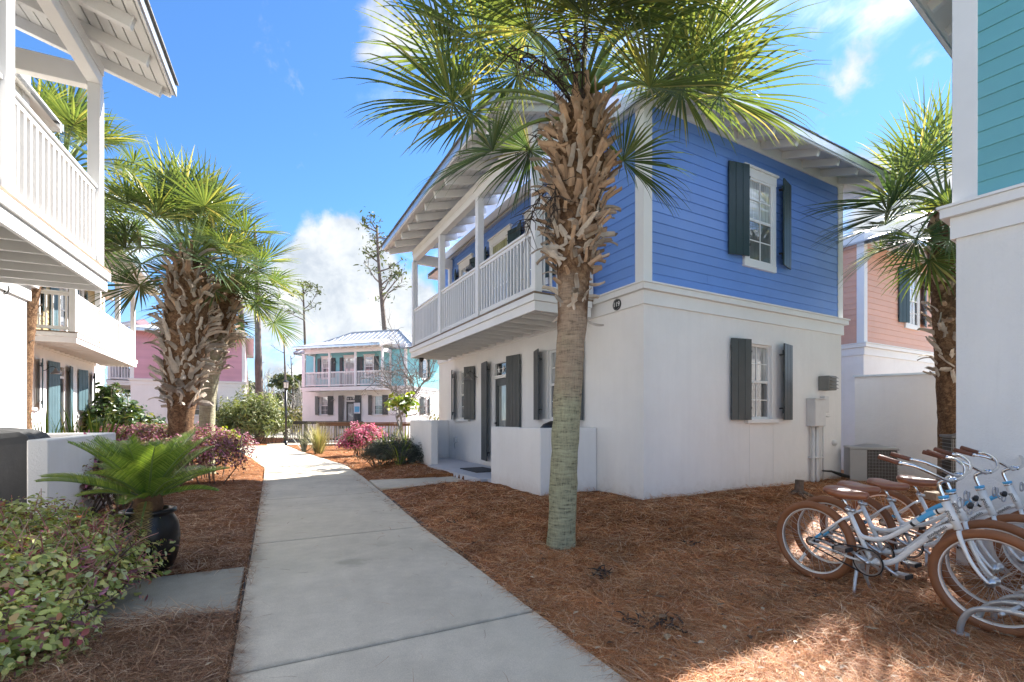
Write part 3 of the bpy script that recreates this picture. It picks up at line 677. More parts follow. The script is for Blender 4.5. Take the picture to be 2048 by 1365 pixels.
# concrete path, one slab per joint
path = obj('path', None, None, kind='structure'); 
def slab(name, pts, parent, m, th=.12, gap=.013, z=0.03):
    c = sum(pts, Vector())/len(pts); pp = []
    for p in pts: d = (c-p); pp.append(p+d.normalized()*gap)
    n = len(pp); ch = .008; b = MB()
    top = [Vector((p.x, p.y, z)) + (c-p).normalized()*ch for p in pp]; mid = [Vector((p.x, p.y, z-ch)) for p in pp]; bot = [Vector((p.x, p.y, z-th)) for p in pp]
    for t in top: t.z = z
    b.add(top+mid+bot, [tuple(range(n))]+[(n+i, n+(i+1) % n, (i+1) % n, i) for i in range(n)]+[(2*n+i, 2*n+(i+1) % n, n+(i+1) % n, n+i) for i in range(n)])
    return b.build(name, m, parent)
for i in range(len(LE)-1):
    ns = 1 if i < 5 else 2
    for k in range(ns):
        f = lambda E_, t: E_[i].lerp(E_[i+1], t)
        slab('concrete_slab', [f(LE, k/ns), f(RE, k/ns), f(RE, (k+1)/ns), f(LE, (k+1)/ns)], path, M['concrete'])
slab('joint_filler', [LE[0], RE[0], RE[-1], LE[-1]] if 0 else [LE[0], RE[0], RE[5], LE[5]], path, M['rubber'], .06, .02, .008)
# patio walkway, side walkway, far cross path
wk = slab('walkway', [pathpt(9.35, 1.79), bl(-1.22, 3.05), bl(-1.22, 4.35), pathpt(10.65, 1.82)], None, M['concrete'], .14, .006, .045); wk['kind'] = 'structure'
wk.data.vertices.foreach_set('co', [c for v in wk.data.vertices for c in (v.co.x, v.co.y, v.co.z+float(gz(v.co.x, v.co.y))*.55)])
sw = slab('side_walkway', [pathpt(3.80, -2.6), pathpt(3.84, -.262), pathpt(4.90, -.262), pathpt(4.95, -2.6)], None, M['concrete_dark'], .14, .004, .055); sw['kind'] = 'structure'
cw = slab('cross_path', [Vector((-27, 22.6, 0)), Vector((-13.9, 23.45, 0)), Vector((-11.75, 24.25, 0)), Vector((-8.2, 25.3, 0)), Vector((-8.6, 26.6, 0)), Vector((-27, 25.2, 0))], None, M['concrete'], .14, .004, .045); cw['kind'] = 'structure'
bw = slab('boardwalk', [Vector((-13.5, 27.5, 0)), Vector((-3.0, 25.2, 0)), Vector((-3.0, 28.6, 0)), Vector((-13.5, 30.5, 0))], None, mat('deck_wood', (.30, .28, .25), .8, .2, 2., .2, 30.), .2, 0, .10); bw['kind'] = 'structure'
# ---- pine straw
def straw(name, region, n, lo, hi, wd, seed, stops, lift=.05):
    rg = np.random.default_rng(seed); x, y = region(n, rg)
    k = len(x); L = rg.uniform(lo, hi, k); th = rg.uniform(0, 2*np.pi, k)+.8*np.sin(x*1.3+y*.9); ti = rg.normal(.04, .20, k); cv = rg.normal(0, .55, k)
    dist = np.hypot(x, y); wv = wd*(.8+.4*rg.random(k))*np.clip(dist/3.2, .8, 2.6)
    cl = np.clip(.5+.7*np.sin(x*4.1+1.3*np.sin(y*3.3))*np.sin(y*4.7+1.1*np.sin(x*2.9)), .08, 1.4); z0 = gz(x, y)+rg.random(k)**1.5*lift*cl*1.3+.004
    segs = 3; V = np.zeros((k, (segs+1)*2, 3))
    px, py, pz = x.copy(), y.copy(), z0.copy(); a = th.copy(); t_ = ti.copy()
    for i in range(segs+1):
        tw = wv*(1-.55*i/segs)/2
        V[:, 2*i] = np.stack([px-np.sin(a)*tw, py+np.cos(a)*tw, pz], -1); V[:, 2*i+1] = np.stack([px+np.sin(a)*tw, py-np.cos(a)*tw, pz+tw*.6], -1)
        st = L/segs; px = px+np.cos(a)*np.cos(t_)*st; py = py+np.sin(a)*np.cos(t_)*st; pz = np.maximum(pz+np.sin(t_)*st, gz(px, py)+.003); a = a+cv/segs; t_ = t_-.12
    base = np.arange(k)[:, None]*(segs+1)*2
    F_ = np.concatenate([base+np.array([[2*i, 2*i+1, 2*i+3, 2*i+2]]) for i in range(segs)], 0)
    m = leaf_mat(name+'_needles', stops, .55, .18, (1.1, 1., .8), .35)
    return obj(name, npmesh(name, V, F_, m), None, kind='stuff')
HOUSE_RECTS = [(0, 5.31, 0, 8.57), (-1.2, 0, 1.05, 7.9)]
def region(ymin, ymax, side, power=1.):
    def f(n, rg):
        u = rg.random(n*3); y = 1/(1/ymin-u*(1/ymin-1/ymax)); x = rg.uniform(-1.16, 1.16, n*3)*y
        d = x*PN.x+y*PN.y
        ok = ~inside(PATH_POLY, x, y) & ~inside(SWPOLY, x, y) & ~inside(WKPOLY, x, y)
        edge = (rg.random(n*3) < .02)
        if side > 0: ok &= (d > 1.62) | (y > 12)
        else: ok &= d < -.2
        for r in HOUSE_RECTS: ok &= rect_dist(x, y, *r) > .02
        dx, dy = x-4.18, y-4.40; ok &= ~((dx*.555-dy*.832 > .0) & (dx*.832+dy*.555 > 0))
        if side < 0: ok &= (d > -3.6)
        x, y = x[ok], y[ok]; return x[:n], y[:n]
    return f
SN = [(0., (.21, .070, .026)), (.3, (.47, .175, .062)), (.6, (.63, .285, .108)), (.82, (.72, .42, .20)), (1., (.80, .63, .44))]
straw('pine_straw', region(1.9, 12, 1), 195000, .09, .20, .0025, 3, SN)
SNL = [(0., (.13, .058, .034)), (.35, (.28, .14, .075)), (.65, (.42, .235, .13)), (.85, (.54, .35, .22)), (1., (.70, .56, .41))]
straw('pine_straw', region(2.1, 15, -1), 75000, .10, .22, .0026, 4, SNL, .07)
straw('pine_straw', region(11, 26, 1), 26000, .12, .26, .0040, 5, SN)
def edge_region(n, rg):           # needles that lie over the edges of the path
    u = rg.uniform(.5, 12, n); sd = rg.random(n) < .5; nn = np.where(sd, -.25+np.abs(rg.normal(0, .04, n)), 1.67-np.abs(rg.normal(0, .05, n)))
    return PD.x*u+PN.x*nn, PD.y*u+PN.y*nn
o_ = straw('pine_straw', edge_region, 1500, .06, .16, .0026, 6, SNL, .03); o_.location.z = .012

def onpath(n, rg): u = rg.uniform(.8, 11, n); nn = rg.uniform(-.2, 1.6, n); return PD.x*u+PN.x*nn, PD.y*u+PN.y*nn
o_ = straw('pine_straw', onpath, 120, .06, .16, .0022, 8, SNL, .0); o_.location.z = .022
# scattered dry leaves and flakes on the beds
rgl = np.random.default_rng(12); xs_, ys_ = region(2.2, 12, 1)(420, rgl); xl_, yl_ = region(2.4, 10, -1)(160, rgl); xs_ = np.concatenate([xs_, xl_]); ys_ = np.concatenate([ys_, yl_])
zz_ = gz(xs_, ys_)+.055; V_ = []; F_ = []
for i in range(len(xs_)):
    a = rgl.uniform(0, 6.28); L = rgl.uniform(.010, .032)*(1 if rgl.random() < .9 else 1.8); w_ = L*rgl.uniform(.3, .6); c_, s__ = math.cos(a), math.sin(a); n0 = len(V_)
    for dx, dy, dz in ((-L, 0, .002), (0, -w_, .010), (L, 0, .004), (0, w_, .008)): V_.append((xs_[i]+dx*c_-dy*s__, ys_[i]+dx*s__+dy*c_, zz_[i]+dz))
    F_ += [(n0, n0+1, n0+2), (n0, n0+2, n0+3)]
obj('leaf_litter', npmesh('leaf_litter', V_, F_, leaf_mat('dry_leaf', [(0., (.07, .035, .02)), (.5, (.22, .13, .07)), (.85, (.45, .33, .20)), (1., (.62, .55, .42))], .7, .1)), None, kind='stuff')
# ================================================================ palms
M['frond'] = leaf_mat('palm_leaf', [(0., (.075, .12, .05)), (.4, (.12, .175, .065)), (.75, (.19, .235, .08)), (.92, (.33, .32, .11)), (1., (.50, .44, .22))], .34, .45, (1.25, 1.18, .5))
M['frond_old_shaded'] = leaf_mat('palm_leaf_shaded', [(0., (.055, .10, .045)), (.5, (.09, .15, .065)), (.9, (.16, .20, .085)), (1., (.30, .27, .13))], .36, .35)  # lower, older fronds: darker leaf copy with shade put into its colour
M['petiole'] = mat('palm_petiole', (.14, .20, .05), .45, .2, 4.)
M['boot'] = mat('palm_boot', (.39, .255, .16), .85, .35, 9., .5, 50., stretch=(4, 4, 1), orand=.4, dirt=((.40, .36, .31), 5., .6))
M['boot_grey'] = mat('palm_boot_weathered', (.44, .37, .30), .88, .3, 9., .5, 50., stretch=(4, 4, 1), orand=.35, dirt=((.48, .45, .41), 5., .6))
M['fibre'] = mat('palm_fibre', (.13, .065, .032), .95, .5, 14., .8, 40.)
M['deadstalk'] = mat('dead_flower_stalk', (.045, .030, .022), .8, .3, 20.)
def trunk_mat(name, low, mid, ztop_alg, fib_z):
    m, q, b, o = new_mat(name); g = q.add('ShaderNodeNewGeometry').outputs['Position']; sp = q.add('ShaderNodeSeparateXYZ'); q.link(g, sp.inputs[0])
    mp = q.add('ShaderNodeMapping'); q.link(g, mp.inputs[0]); mp.inputs['Scale'].default_value = (2.2, 2.2, 15)
    n = q.noise(mp.outputs[0], 3.2, 6., .65, .4)
    mp2 = q.add('ShaderNodeMapping'); q.link(g, mp2.inputs[0]); mp2.inputs['Scale'].default_value = (30, 30, 5)
    n2 = q.noise(mp2.outputs[0], 2.4, 5., .65)
    rg = q.math('ADD', q.math('MULTIPLY', n, .65), q.math('MULTIPLY', n2, .35))
    c1 = q.ramp(rg, [(.38, [x*.32 for x in low]), (.46, [x*.85 for x in low]), (.62, [x*1.25 for x in low])]); c2 = q.ramp(rg, [(.32, [x*.4 for x in mid]), (.48, mid), (.66, [x*1.4 for x in mid])])
    big = q.noise(g, 2.6, 4., .6)
    zz = q.math('ADD', sp.outputs[2], q.math('MULTIPLY', q.math('SUBTRACT', big, .5), 1.6))
    c = q.mix(q.maprange(zz, ztop_alg-.5, ztop_alg+.5, 0., 1., True), c1, c2)
    c3 = q.ramp(q.noise(g, 16., 6., .7, .8), [(.3, (.045, .026, .017)), (.5, (.16, .088, .048)), (.68, (.32, .20, .11))])
    c = q.mix(q.maprange(zz, fib_z-.2, fib_z+.2, 0., 1., True), c, c3)
    q.link(c, b.inputs['Base Color']); b.inputs['Roughness'].default_value = .9; b.inputs['Specular IOR Level'].default_value = .2
    bump(q, b, rg, 1., .035); return m
M['trunk'] = trunk_mat('palm_trunk', (.37, .36, .235), (.35, .255, .18), 1.75, 2.55)
M['trunk2'] = trunk_mat('palm_trunk_fibrous', (.30, .24, .19), (.30, .21, .14), .6, .9)
M['trunk3'] = trunk_mat('palm_trunk_smooth', (.36, .36, .22), (.36, .34, .24), 1.2, 3.2)
def bez(p0, p1, p2, n): return [p0*(1-t)**2+p1*(2*t*(1-t))+p2*t*t for t in (i/n for i in range(n+1))]
def frond_mesh(base, hub, ctrl, Rl, rg, droop=1., K=42, seg=7, span=135, fold=.32, leafm=None, hubdir=None):
    pts = bez(base, ctrl, hub, 8); d = (hub-ctrl).normalized() if hubdir is None else hubdir.normalized()
    up = Vector((0, 0, 1)); s = d.cross(up); s = s.normalized() if s.length > .05 else Vector((1, 0, 0)); n = s.cross(d).normalized()
    mb = MB(); mb.tube(pts, [.026-.0016*i for i in range(9)], 5, mi=1)
    A = R(span); D = np.array(d); Sx = np.array(s); N = np.array(n)
    V = []; Fq = []; h = np.array(hub); da = 2*A/(K-1)
    for k in range(K):
        al = -A+2*A*k/(K-1)+rg.normal(0, .02); L = Rl*(.80+.22*math.cos(al))*rg.uniform(.9, 1.08); fused = .40*L
        dr = D*math.cos(al)+Sx*math.sin(al)+N*(fold*abs(math.sin(al))+rg.normal(0, .05)); dr /= np.linalg.norm(dr)
        wd = -D*math.sin(al)+Sx*math.cos(al); p = h.copy(); b0 = len(V); st = L/seg; dp = droop*rg.uniform(.6, 1.35)
        for i in range(seg+1):
            f = i/seg; r = f*L
            hw = r*da*.50 if r < fused else fused*da*.50*max(0., 1-(r-fused)/(L-fused))**.8
            hw = max(hw, .0012); wv = wd-dr*np.dot(wd, dr); wv /= np.linalg.norm(wv)+1e-9
            nn = np.cross(wv, dr)
            V += [p-wv*hw, p+nn*hw*.35, p+wv*hw]
            g = dp*(.03+max(0, f-.42)*1.5)*st*2.0
            dr = dr+np.array((0, 0, -g)); dr /= np.linalg.norm(dr); p = p+dr*st
        for i in range(seg):
            a = b0+3*i; Fq += [(a, a+1, a+4, a+3), (a+1, a+2, a+5, a+4)]
    mb.add(V, Fq, 0)
    return mb.mesh('frond', [leafm or M['frond'], M['petiole']])
def boot_mesh(L, w0, th, curl, out, m, seed=0):
    rs = random.Random(seed); b = MB(); n = 6
    def strap(p, a, L, w0, th, yo, n, curl, tw, flare=0.):
        pr = []; y = yo
        for i in range(n+1):
            f = i/n; wd = w0*(1-.30*f)*(1+rs.gauss(0, .07)); t = th*(1-.35*f); nx, nz = math.cos(a), -math.sin(a); jj = rs.gauss(0, .004); ex = rs.uniform(-.018, .018) if i == n else 0
            q_ = p+Vector((math.sin(a), 0, math.cos(a)))*ex; sk = tw*f
            pr.append([q_+Vector((nx*(t*.15+jj), y-wd/2, nz*t*.15+sk*.5*wd)), q_+Vector((nx*t*.85, y-wd*.2, nz*t*.85)), q_+Vector((nx*t*.75, y+wd*.24, nz*t*.75)), q_+Vector((nx*(t*.15-jj), y+wd/2, nz*t*.15-sk*.5*wd)), q_+Vector((-nx*t*.2, y, -nz*t*.2))])
            p = p+Vector((math.sin(a), 0, math.cos(a)))*(L/n); y += flare*L/n; a += R(curl)/n
        vs = [v for r_ in pr for v in r_]; vs[-1] = vs[-1]+Vector((0, 0, rs.uniform(-.02, .01)))
        b.add(vs, [(i*5+j, i*5+(j+1) % 5, (i+1)*5+(j+1) % 5, (i+1)*5+j) for i in range(n) for j in range(5)]+[(n*5, n*5+1, n*5+2, n*5+3, n*5+4)])
        return p, a, y
    if seed % 3 == 2:        # split base: two arms of an upturned V
        for s_ in (-1, 1): strap(Vector((0, 0, 0)), R(out), L*.5, w0*.6, th, s_*w0*.45, 3, curl*.3, .3*s_, -s_*.5)
        strap(Vector((math.sin(R(out))*L*.42, 0, math.cos(R(out))*L*.42)), R(out+curl*.3), L*.62, w0*.85, th, 0, 4, curl*.7, rs.gauss(0, .4))
    else: strap(Vector((0, 0, 0)), R(out), L, w0, th, 0, n, curl, rs.gauss(0, .5), rs.gauss(0, .15))
    return b.mesh('boot', m)
BOOTS = [boot_mesh(l, w_, t, c, o_, M['boot'], k) for k, (l, w_, t, c, o_) in enumerate(((.26, .085, .036, 10, 36), (.20, .095, .04, 0, 48), (.30, .085, .034, 28, 30), (.18, .09, .042, -10, 55), (.24, .075, .034, 40, 40), (.28, .09, .034, 6, 42), (.34, .07, .03, 20, 28), (.16, .10, .04, 5, 60)))]
BOOTS_G = [boot_mesh(l, w_, t, c, o_, M['boot_grey'], k+20) for k, (l, w_, t, c, o_) in enumerate(((.28, .09, .026, 50, 36), (.36, .07, .022, 110, 30), (.24, .095, .03, 15, 46), (.20, .09, .034, -12, 56), (.32, .08, .022, 80, 40), (.30, .075, .024, 30, 34)))]
def put_boots(root, path, rad, z0, z1, n, grey=.4, sc=(.8, 1.2), seed=1, tilt=0., rj=.42):
    rg = random.Random(seed)
    for i in range(n):
        f = (i+rg.random()*.8)/n; z = z0+(z1-z0)*f; c = path(z); r = rad(z); th = i*2.39996+rg.uniform(-.6, .6)*rj
        me = rg.choice(BOOTS_G if rg.random() < grey*(1.5-1.2*f) else BOOTS)
        o = obj('boot', me, root, (c.x+r*math.cos(th), c.y+r*math.sin(th), c.z))
        o.rotation_euler = (rg.gauss(0, rj), rg.uniform(-.30, .35)*rj/.42+tilt-.55*max(0., f-.7), th); s = rg.uniform(*sc); o.scale = (s, s, s)
def trunk(root, path, rad, z0, z1, m, n=26, rough=.012, seed=0):
    rg = random.Random(seed); b = MB(); k = 22; vs = []
    for i in range(n+1):
        z = z0+(z1-z0)*i/n; c = path(z); r = rad(z)
        for j in range(k):
            th = 2*math.pi*j/k; rr = r+rg.gauss(0, rough); vs.append((c.x+rr*math.cos(th), c.y+rr*math.sin(th), z))
    b.add(vs, [(i*k+j, i*k+(j+1) % k, (i+1)*k+(j+1) % k, (i+1)*k+j) for i in range(n) for j in range(k)]+[tuple(n*k+j for j in range(k))])
    return b.build('trunk', m, root, True)
def crown(root, c, n, seed, lp=(1.0, 1.45), Rl=(.85, 1.1), elr=(80, -35), droop=1., leafm=None, K=40, skip=None, az0=0.):
    rg = np.random.default_rng(seed)
    for i in range(n):
        f = (i+.5)/n; az = az0+i*2.39996+rg.normal(0, .12); el = R(elr[0]+(elr[1]-elr[0])*f**.9+rg.normal(0, 6)); L = rg.uniform(*lp)*(.8+.3*min(1, f*2))
        hd = Vector((math.cos(az), math.sin(az), 0))
        if skip and skip(az, el): continue
        base = c+hd*.10+Vector((0, 0, .15-.5*f)); hub = base+hd*(L*math.cos(el))+Vector((0, 0, L*math.sin(el)))
        ctrl = base+hd*(L*.42*math.cos(el*.6+.3))+Vector((0, 0, L*.5*math.sin(min(1.5, el+.75))))
        me = frond_mesh(base, hub, ctrl, rg.uniform(*Rl), rg, droop*rg.uniform(.7, 1.3), K=K, leafm=(M['frond_old_shaded'] if (f > .7 and leafm is None) else leafm))
        obj('frond', me, root)
def stalks(root, c, n, seed, L=1.0, name='flower_stalk', down=.7, m=None, elev=35):
    rg = random.Random(seed)
    for i in range(n):
        az = rg.uniform(0, 6.28); b = MB(); p = Vector(c); d = Vector((math.cos(az), math.sin(az), math.tan(R(elev)))).normalized(); main = [p.copy()]
        for k in range(7): d = (d+Vector((0, 0, -.16*down*2))).normalized(); p = p+d*(L/7); main.append(p.copy())
        b.tube(main, [.012-.0012*k for k in range(8)], 5)
        for k in range(2, 8):
            for j in range(5):
                q_ = main[k].copy(); e = Vector((rg.gauss(0, 1), rg.gauss(0, 1), rg.gauss(-.2, .8))).normalized(); pts = [q_.copy()]
                for z in range(4): e = (e+Vector((rg.gauss(0, .35), rg.gauss(0, .35), -.25+rg.gauss(0, .2)))).normalized(); q_ = q_+e*.07; pts.append(q_.copy())
                b.tube(pts, [.006, .005, .004, .003, .002], 4, cap=False)
        b.build(name, m or M['deadstalk'], root)
# ---- the big palm in front
pb = gnd(1122, 1088, .05)
palm = thing('palm_tree', 'tall palm in the foreground mulch with stubby cut leaf bases below its crown', 'palm tree', (0, 0, 0))
PX = [(0, 1122), (.9, 1128), (1.9, 1138), (2.6, 1146), (3.4, 1150), (4.2, 1158), (4.9, 1166)]
def mp_path(z):
    px = np.interp(z, [a for a, _ in PX], [c for _, c in PX]); return Vector(((px-CX)/F_PX*pb.y, pb.y, z))
def mp_rad(z): return float(np.interp(z, [-.2, .05, .4, 1.2, 2.2, 2.75, 3.1, 3.6, 4.2, 4.7, 4.95], [.17, .158, .147, .146, .150, .165, .19, .235, .265, .20, .10]))
trunk(palm, mp_path, mp_rad, -.1, 4.95, M['trunk'], 44, .004)
put_boots(palm, mp_path, lambda z: mp_rad(z)+.0, 3.0, 4.72, 295, .22, (.62, 1.02), 11, rj=.55)
put_boots(palm, mp_path, lambda z: mp_rad(z)-.015, 2.5, 3.15, 24, .9, (.5, .9), 12, rj=.8)
cc = mp_path(4.85)
rgp = np.random.default_rng(5)
def hubfrond(px, py, dy, Rl, droop, lift=.35, hd=None, fold=.32, span=135, leafm=None, K=54, zb=0.):
    hub = at(px, py, pb.y+dy); base = cc+Vector((0, 0, zb)); v = hub-base; ctrl = base+v*.5+Vector((0, 0, lift*v.length))
    hv = (hub-ctrl)
    if hd is not None: hv = Vector(hd)
    obj('frond', frond_mesh(base, hub, ctrl, Rl, rgp, droop*1.05, K=K, hubdir=hv, fold=fold, span=span, leafm=leafm), palm)
hubfrond(958, 80, -.25, 1.12, .9, .22, (-.75, -.3, .35))
hubfrond(905, 205, -.1, 1.12, 1.0, .26, (-.9, -.2, -.15), zb=-.15)
hubfrond(985, 302, -.55, .92, 1.5, .30, (-.6, -.4, -.6), zb=-.3, leafm=M['frond_old_shaded'])
hubfrond(1060, 300, .75, .85, 1.4, .30, (-.5, .5, -.6), zb=-.3, leafm=M['frond_old_shaded'])
hubfrond(1172, 38, -1.15, 1.0, 2.2, .2, (.05, -1, -.25), fold=.1)
hubfrond(1385, 130, -.35, 1.12, .9, .22, (.85, -.35, .15))
hubfrond(1362, 172, .35, 1.05, 1.1, .24, (.8, .3, -.3), zb=-.1)
hubfrond(1440, 190, -.5, 1.0, 1.2, .3, (.8, -.3, -.45), zb=-.1)
hubfrond(1246, 322, -.1, .85, 1.5, .25, (.75, -.1, -.55), zb=-.35, leafm=M['frond_old_shaded'])
hubfrond(1000, 20, .4, 1.05, 1.0, .2, (-.6, .2, .6))
hubfrond(1330, 40, -.6, 1.1, 1.5, .25, (.55, -.5, .3))
hubfrond(1250, 70, -.9, 1.0, 2.1, .25, (.3, -.9, -.1), fold=.15)
hubfrond(1060, 60, -.8, 1.0, 1.9, .25, (-.35, -.8, .0), fold=.15)
hubfrond(1300, 120, .9, 1.05, 1.4, .25, (.4, .9, .1))
hubfrond(1035, 150, .5, 1.05, 1.0, .25, (-.7, .4, -.1))
hubfrond(895, 120, .2, 1.05, .9, .24, (-.9, .1, .2))
hubfrond(1300, 175, -.8, .95, 1.5, .28, (.55, -.7, -.3))
hubfrond(1420, 80, .1, 1.1, .8, .2, (.85, .1, .35))
hubfrond(1090, 110, 1.0, 1.0, 1.4, .25, (-.3, .9, .2))
for a in ((1100, -20, -1.0, -.25), (1185, -70, -1.25, .05), (1290, -20, -1.05, .3), (1235, 10, -1.3, .15)):
    hubfrond(a[0], a[1], a[2], 1.12, 2.3, .25, (a[3], -.8, -.25), fold=.12, K=46)
crown(palm, cc+Vector((0, 0, .12)), 10, 3, (1.15, 1.5), (.95, 1.12), (84, 28), 1.15, M['frond'])
stalks(palm, mp_path(4.62), 7, 4, 1.15, elev=40, down=.5)
stalks(palm, mp_path(3.95)+Vector((-.2, -.05, 0)), 2, 9, .6, elev=-5, down=1.)
# ---- the pair of palms on the left
def palm_at(label, base, top_px, top_z, rads, tm, boots, cr, seed, grey=.5, dead=2, **kw):
    t = thing('palm_tree', label, 'palm tree'); Y = base.y; tx = (top_px-CX)/F_PX*Y
    lp_ = kw.get('lp_', 1.3)
    def path(z): f = max(0., z/top_z); return Vector((base.x+(tx-base.x)*f**lp_, Y, z))
    zs = [a for a, _ in rads]; rs = [c for _, c in rads]
    rad = lambda z: float(np.interp(z, zs, rs))
    trunk(t, path, rad, -.1, top_z, tm, 36, .006, seed)
    for (z0, z1, n, g, sc) in boots: put_boots(t, path, lambda z: rad(z)-.03, z0, z1, n, g, sc, seed+int(z0*10), -.25, .75)
    c = path(top_z); crown(t, c, **{**dict(seed=seed), **cr})
    if dead: stalks(t, path(top_z-.3), dead, seed+2, .9, elev=30)
    return t, c
pA, cA = palm_at('left palm with shaggy curled grey leaf bases, standing in the pink hedge', Vector(((358-CX)/F_PX*10, 10, 0)), 380, 4.95,
    [(0, .26), (.9, .22), (1.6, .24), (2.2, .33), (3., .38), (3.7, .40), (4.5, .34), (4.95, .2)], M['trunk2'],
    [(1.6, 4.8, 295, .95, (.9, 1.6))], dict(n=40, lp=(.85, 1.2), Rl=(.85, 1.05), elr=(88, -14), droop=.65), 21)
pB, cB = palm_at('left palm with smooth greenish lower trunk, right of the shaggy one', Vector(((413-CX)/F_PX*11.3, 11.3, 0)), 462, 4.7,
    [(0, .20), (.5, .165), (1.6, .165), (2.4, .19), (2.9, .25), (3.7, .33), (4.4, .30), (4.8, .18)], M['trunk3'],
    [(2.5, 4.5, 200, .9, (.85, 1.5))], dict(n=28, lp=(.75, 1.1), Rl=(.8, 1.0), elr=(82, -30), droop=.8), 33, lp_=3.)
pC, cC = palm_at('palm with rough brown trunk at the left edge between the two left balconies', Vector(((37-CX)/F_PX*10.2, 10.2, 0)), 120, 6.8,
    [(0, .20), (3, .19), (5, .19), (6.4, .25), (7, .15)], M['trunk2'], [(5.2, 6.7, 90, .5, (.7, 1.1)), (3.0, 5.2, 30, .9, (.4, .6))], dict(n=42, lp=(1.0, 1.55), Rl=(.9, 1.15), elr=(80, -42), droop=1.3), 41, lp_=3.)
pE, cE = palm_at('palm between the blue and turquoise cottages, its trunk rising behind the grey condenser', Vector(((1903-CX)/F_PX*8.3, 8.3, 0)), 1893, 5.2,
    [(0, .20), (1.4, .17), (2.2, .19), (3, .22), (4.2, .27), (4.9, .26), (5.3, .12)], M['trunk2'], [(2., 5.1, 150, .75, (.7, 1.1))], dict(n=0), 61, dead=1)
rgp = np.random.default_rng(15)
def hubE(px, py, dy, Rl, droop, lift, hd, **k):
    hub = at(px, py, 8.3+dy); base = cE+Vector((0, 0, -.1)); v = hub-base; ctrl = base+v*.5+Vector((0, 0, lift*v.length))
    obj('frond', frond_mesh(base, hub, ctrl, Rl, rgp, droop, K=44, hubdir=Vector(hd), **k), pE)
hubE(1785, 402, -.5, 1.38, .55, .16, (-.95, -.1, -.12), leafm=M['frond_old_shaded'])
hubE(1775, 425, -.3, 1.25, .7, .2, (-.9, .1, -.35), leafm=M['frond_old_shaded'])
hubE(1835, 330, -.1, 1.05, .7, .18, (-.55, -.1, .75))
hubE(1832, 478, -.3, .95, .9, .3, (-.45, -.3, -.8), leafm=M['frond_old_shaded'])
hubE(1760, 500, .5, .95, .9, .3, (-.6, .2, -.6))
hubE(1800, 395, .9, 1.0, .9, .2, (-.8, .4, .2))
hubE(1888, 290, .2, 1.1, .8, .1, (-.1, -.1, 1))
hubE(1925, 330, -.2, 1.0, .9, .15, (.5, -.1, .8))
hubE(1900, 410, -.7, .9, 1.2, .25, (.0, -.9, .1))
hubE(1770, 450, .1, 1.15, 1.1, .25, (-.85, -.1, -.35), leafm=M['frond_old_shaded'])
hubE(1860, 520, -.2, .95, 1.2, .3, (-.3, -.3, -.85))
hubE(1800, 350, .5, 1.1, .9, .2, (-.75, .3, .4))
hubE(1850, 280, .4, 1.1, .8, .15, (-.3, .2, .9))
hubE(1900, 480, -.6, .9, 1.4, .3, (-.1, -.6, -.7))
hubE(1960, 420, .3, 1.0, 1., .25, (.9, .2, .1))
hubE(1860, 430, .8, .9, 1., .25, (-.2, .9, .2))

# ================================================================ shrubs and ground plants
def leaves(c, nrm, size, rg, asp=.5, up=.4, fold=.25):
    """folded two-triangle leaves at points c, facing roughly nrm"""
    k = len(c); n = nrm+rg.normal(0, .55, (k, 3))+np.array((0, 0, up)); n /= np.linalg.norm(n, axis=1)[:, None]
    t = rg.normal(0, 1, (k, 3)); t -= n*(t*n).sum(1)[:, None]; t /= np.linalg.norm(t, axis=1)[:, None]+1e-9; s = np.cross(n, t)
    L = size*np.clip(rg.lognormal(0, .36, k), .4, 1.8)[:, None]; w_ = L*asp*.5
    V = np.stack([c-t*L*.5, c-t*L*.22+s*w_*.9+n*w_*fold, c+t*L*.14+s*w_*.88+n*w_*fold, c+t*L*.5-n*L*.06, c+t*L*.14-s*w_*.88+n*w_*fold, c-t*L*.22-s*w_*.9+n*w_*fold], 1).reshape(-1, 3)
    a = np.arange(k)[:, None]*6; return V, np.concatenate([a+np.array([[0, 1, 2, 3]]), a+np.array([[0, 3, 4, 5]])], 0)
def ell_points(ells, n, rg, shell=.35, lump=.25):
    w_ = np.array([e[3]*e[4]+e[4]*e[5]+e[3]*e[5] for e in ells]); w_ = w_/w_.sum(); C = []; Nn = []
    for e, f in zip(ells, w_):
        k = int(n*f); d = rg.normal(0, 1, (k, 3)); d[:, 2] = np.where(d[:, 2] < -.3, -d[:, 2], d[:, 2]); d /= np.linalg.norm(d, axis=1)[:, None]
        ph = rg.uniform(0, 6, 3); lm = 1+lump*(np.sin(d[:, 0]*5+ph[0])*np.sin(d[:, 1]*5+ph[1])+.6*np.sin(d[:, 2]*7+ph[2])*np.sin(d[:, 0]*9))
        r = (1-shell*rg.random(k)**1.4)*lm*(1+rg.normal(0, .04, k)); C.append(np.array(e[:3])+d*r[:, None]*np.array(e[3:6])); Nn.append(d)
    return np.concatenate(C), np.concatenate(Nn)
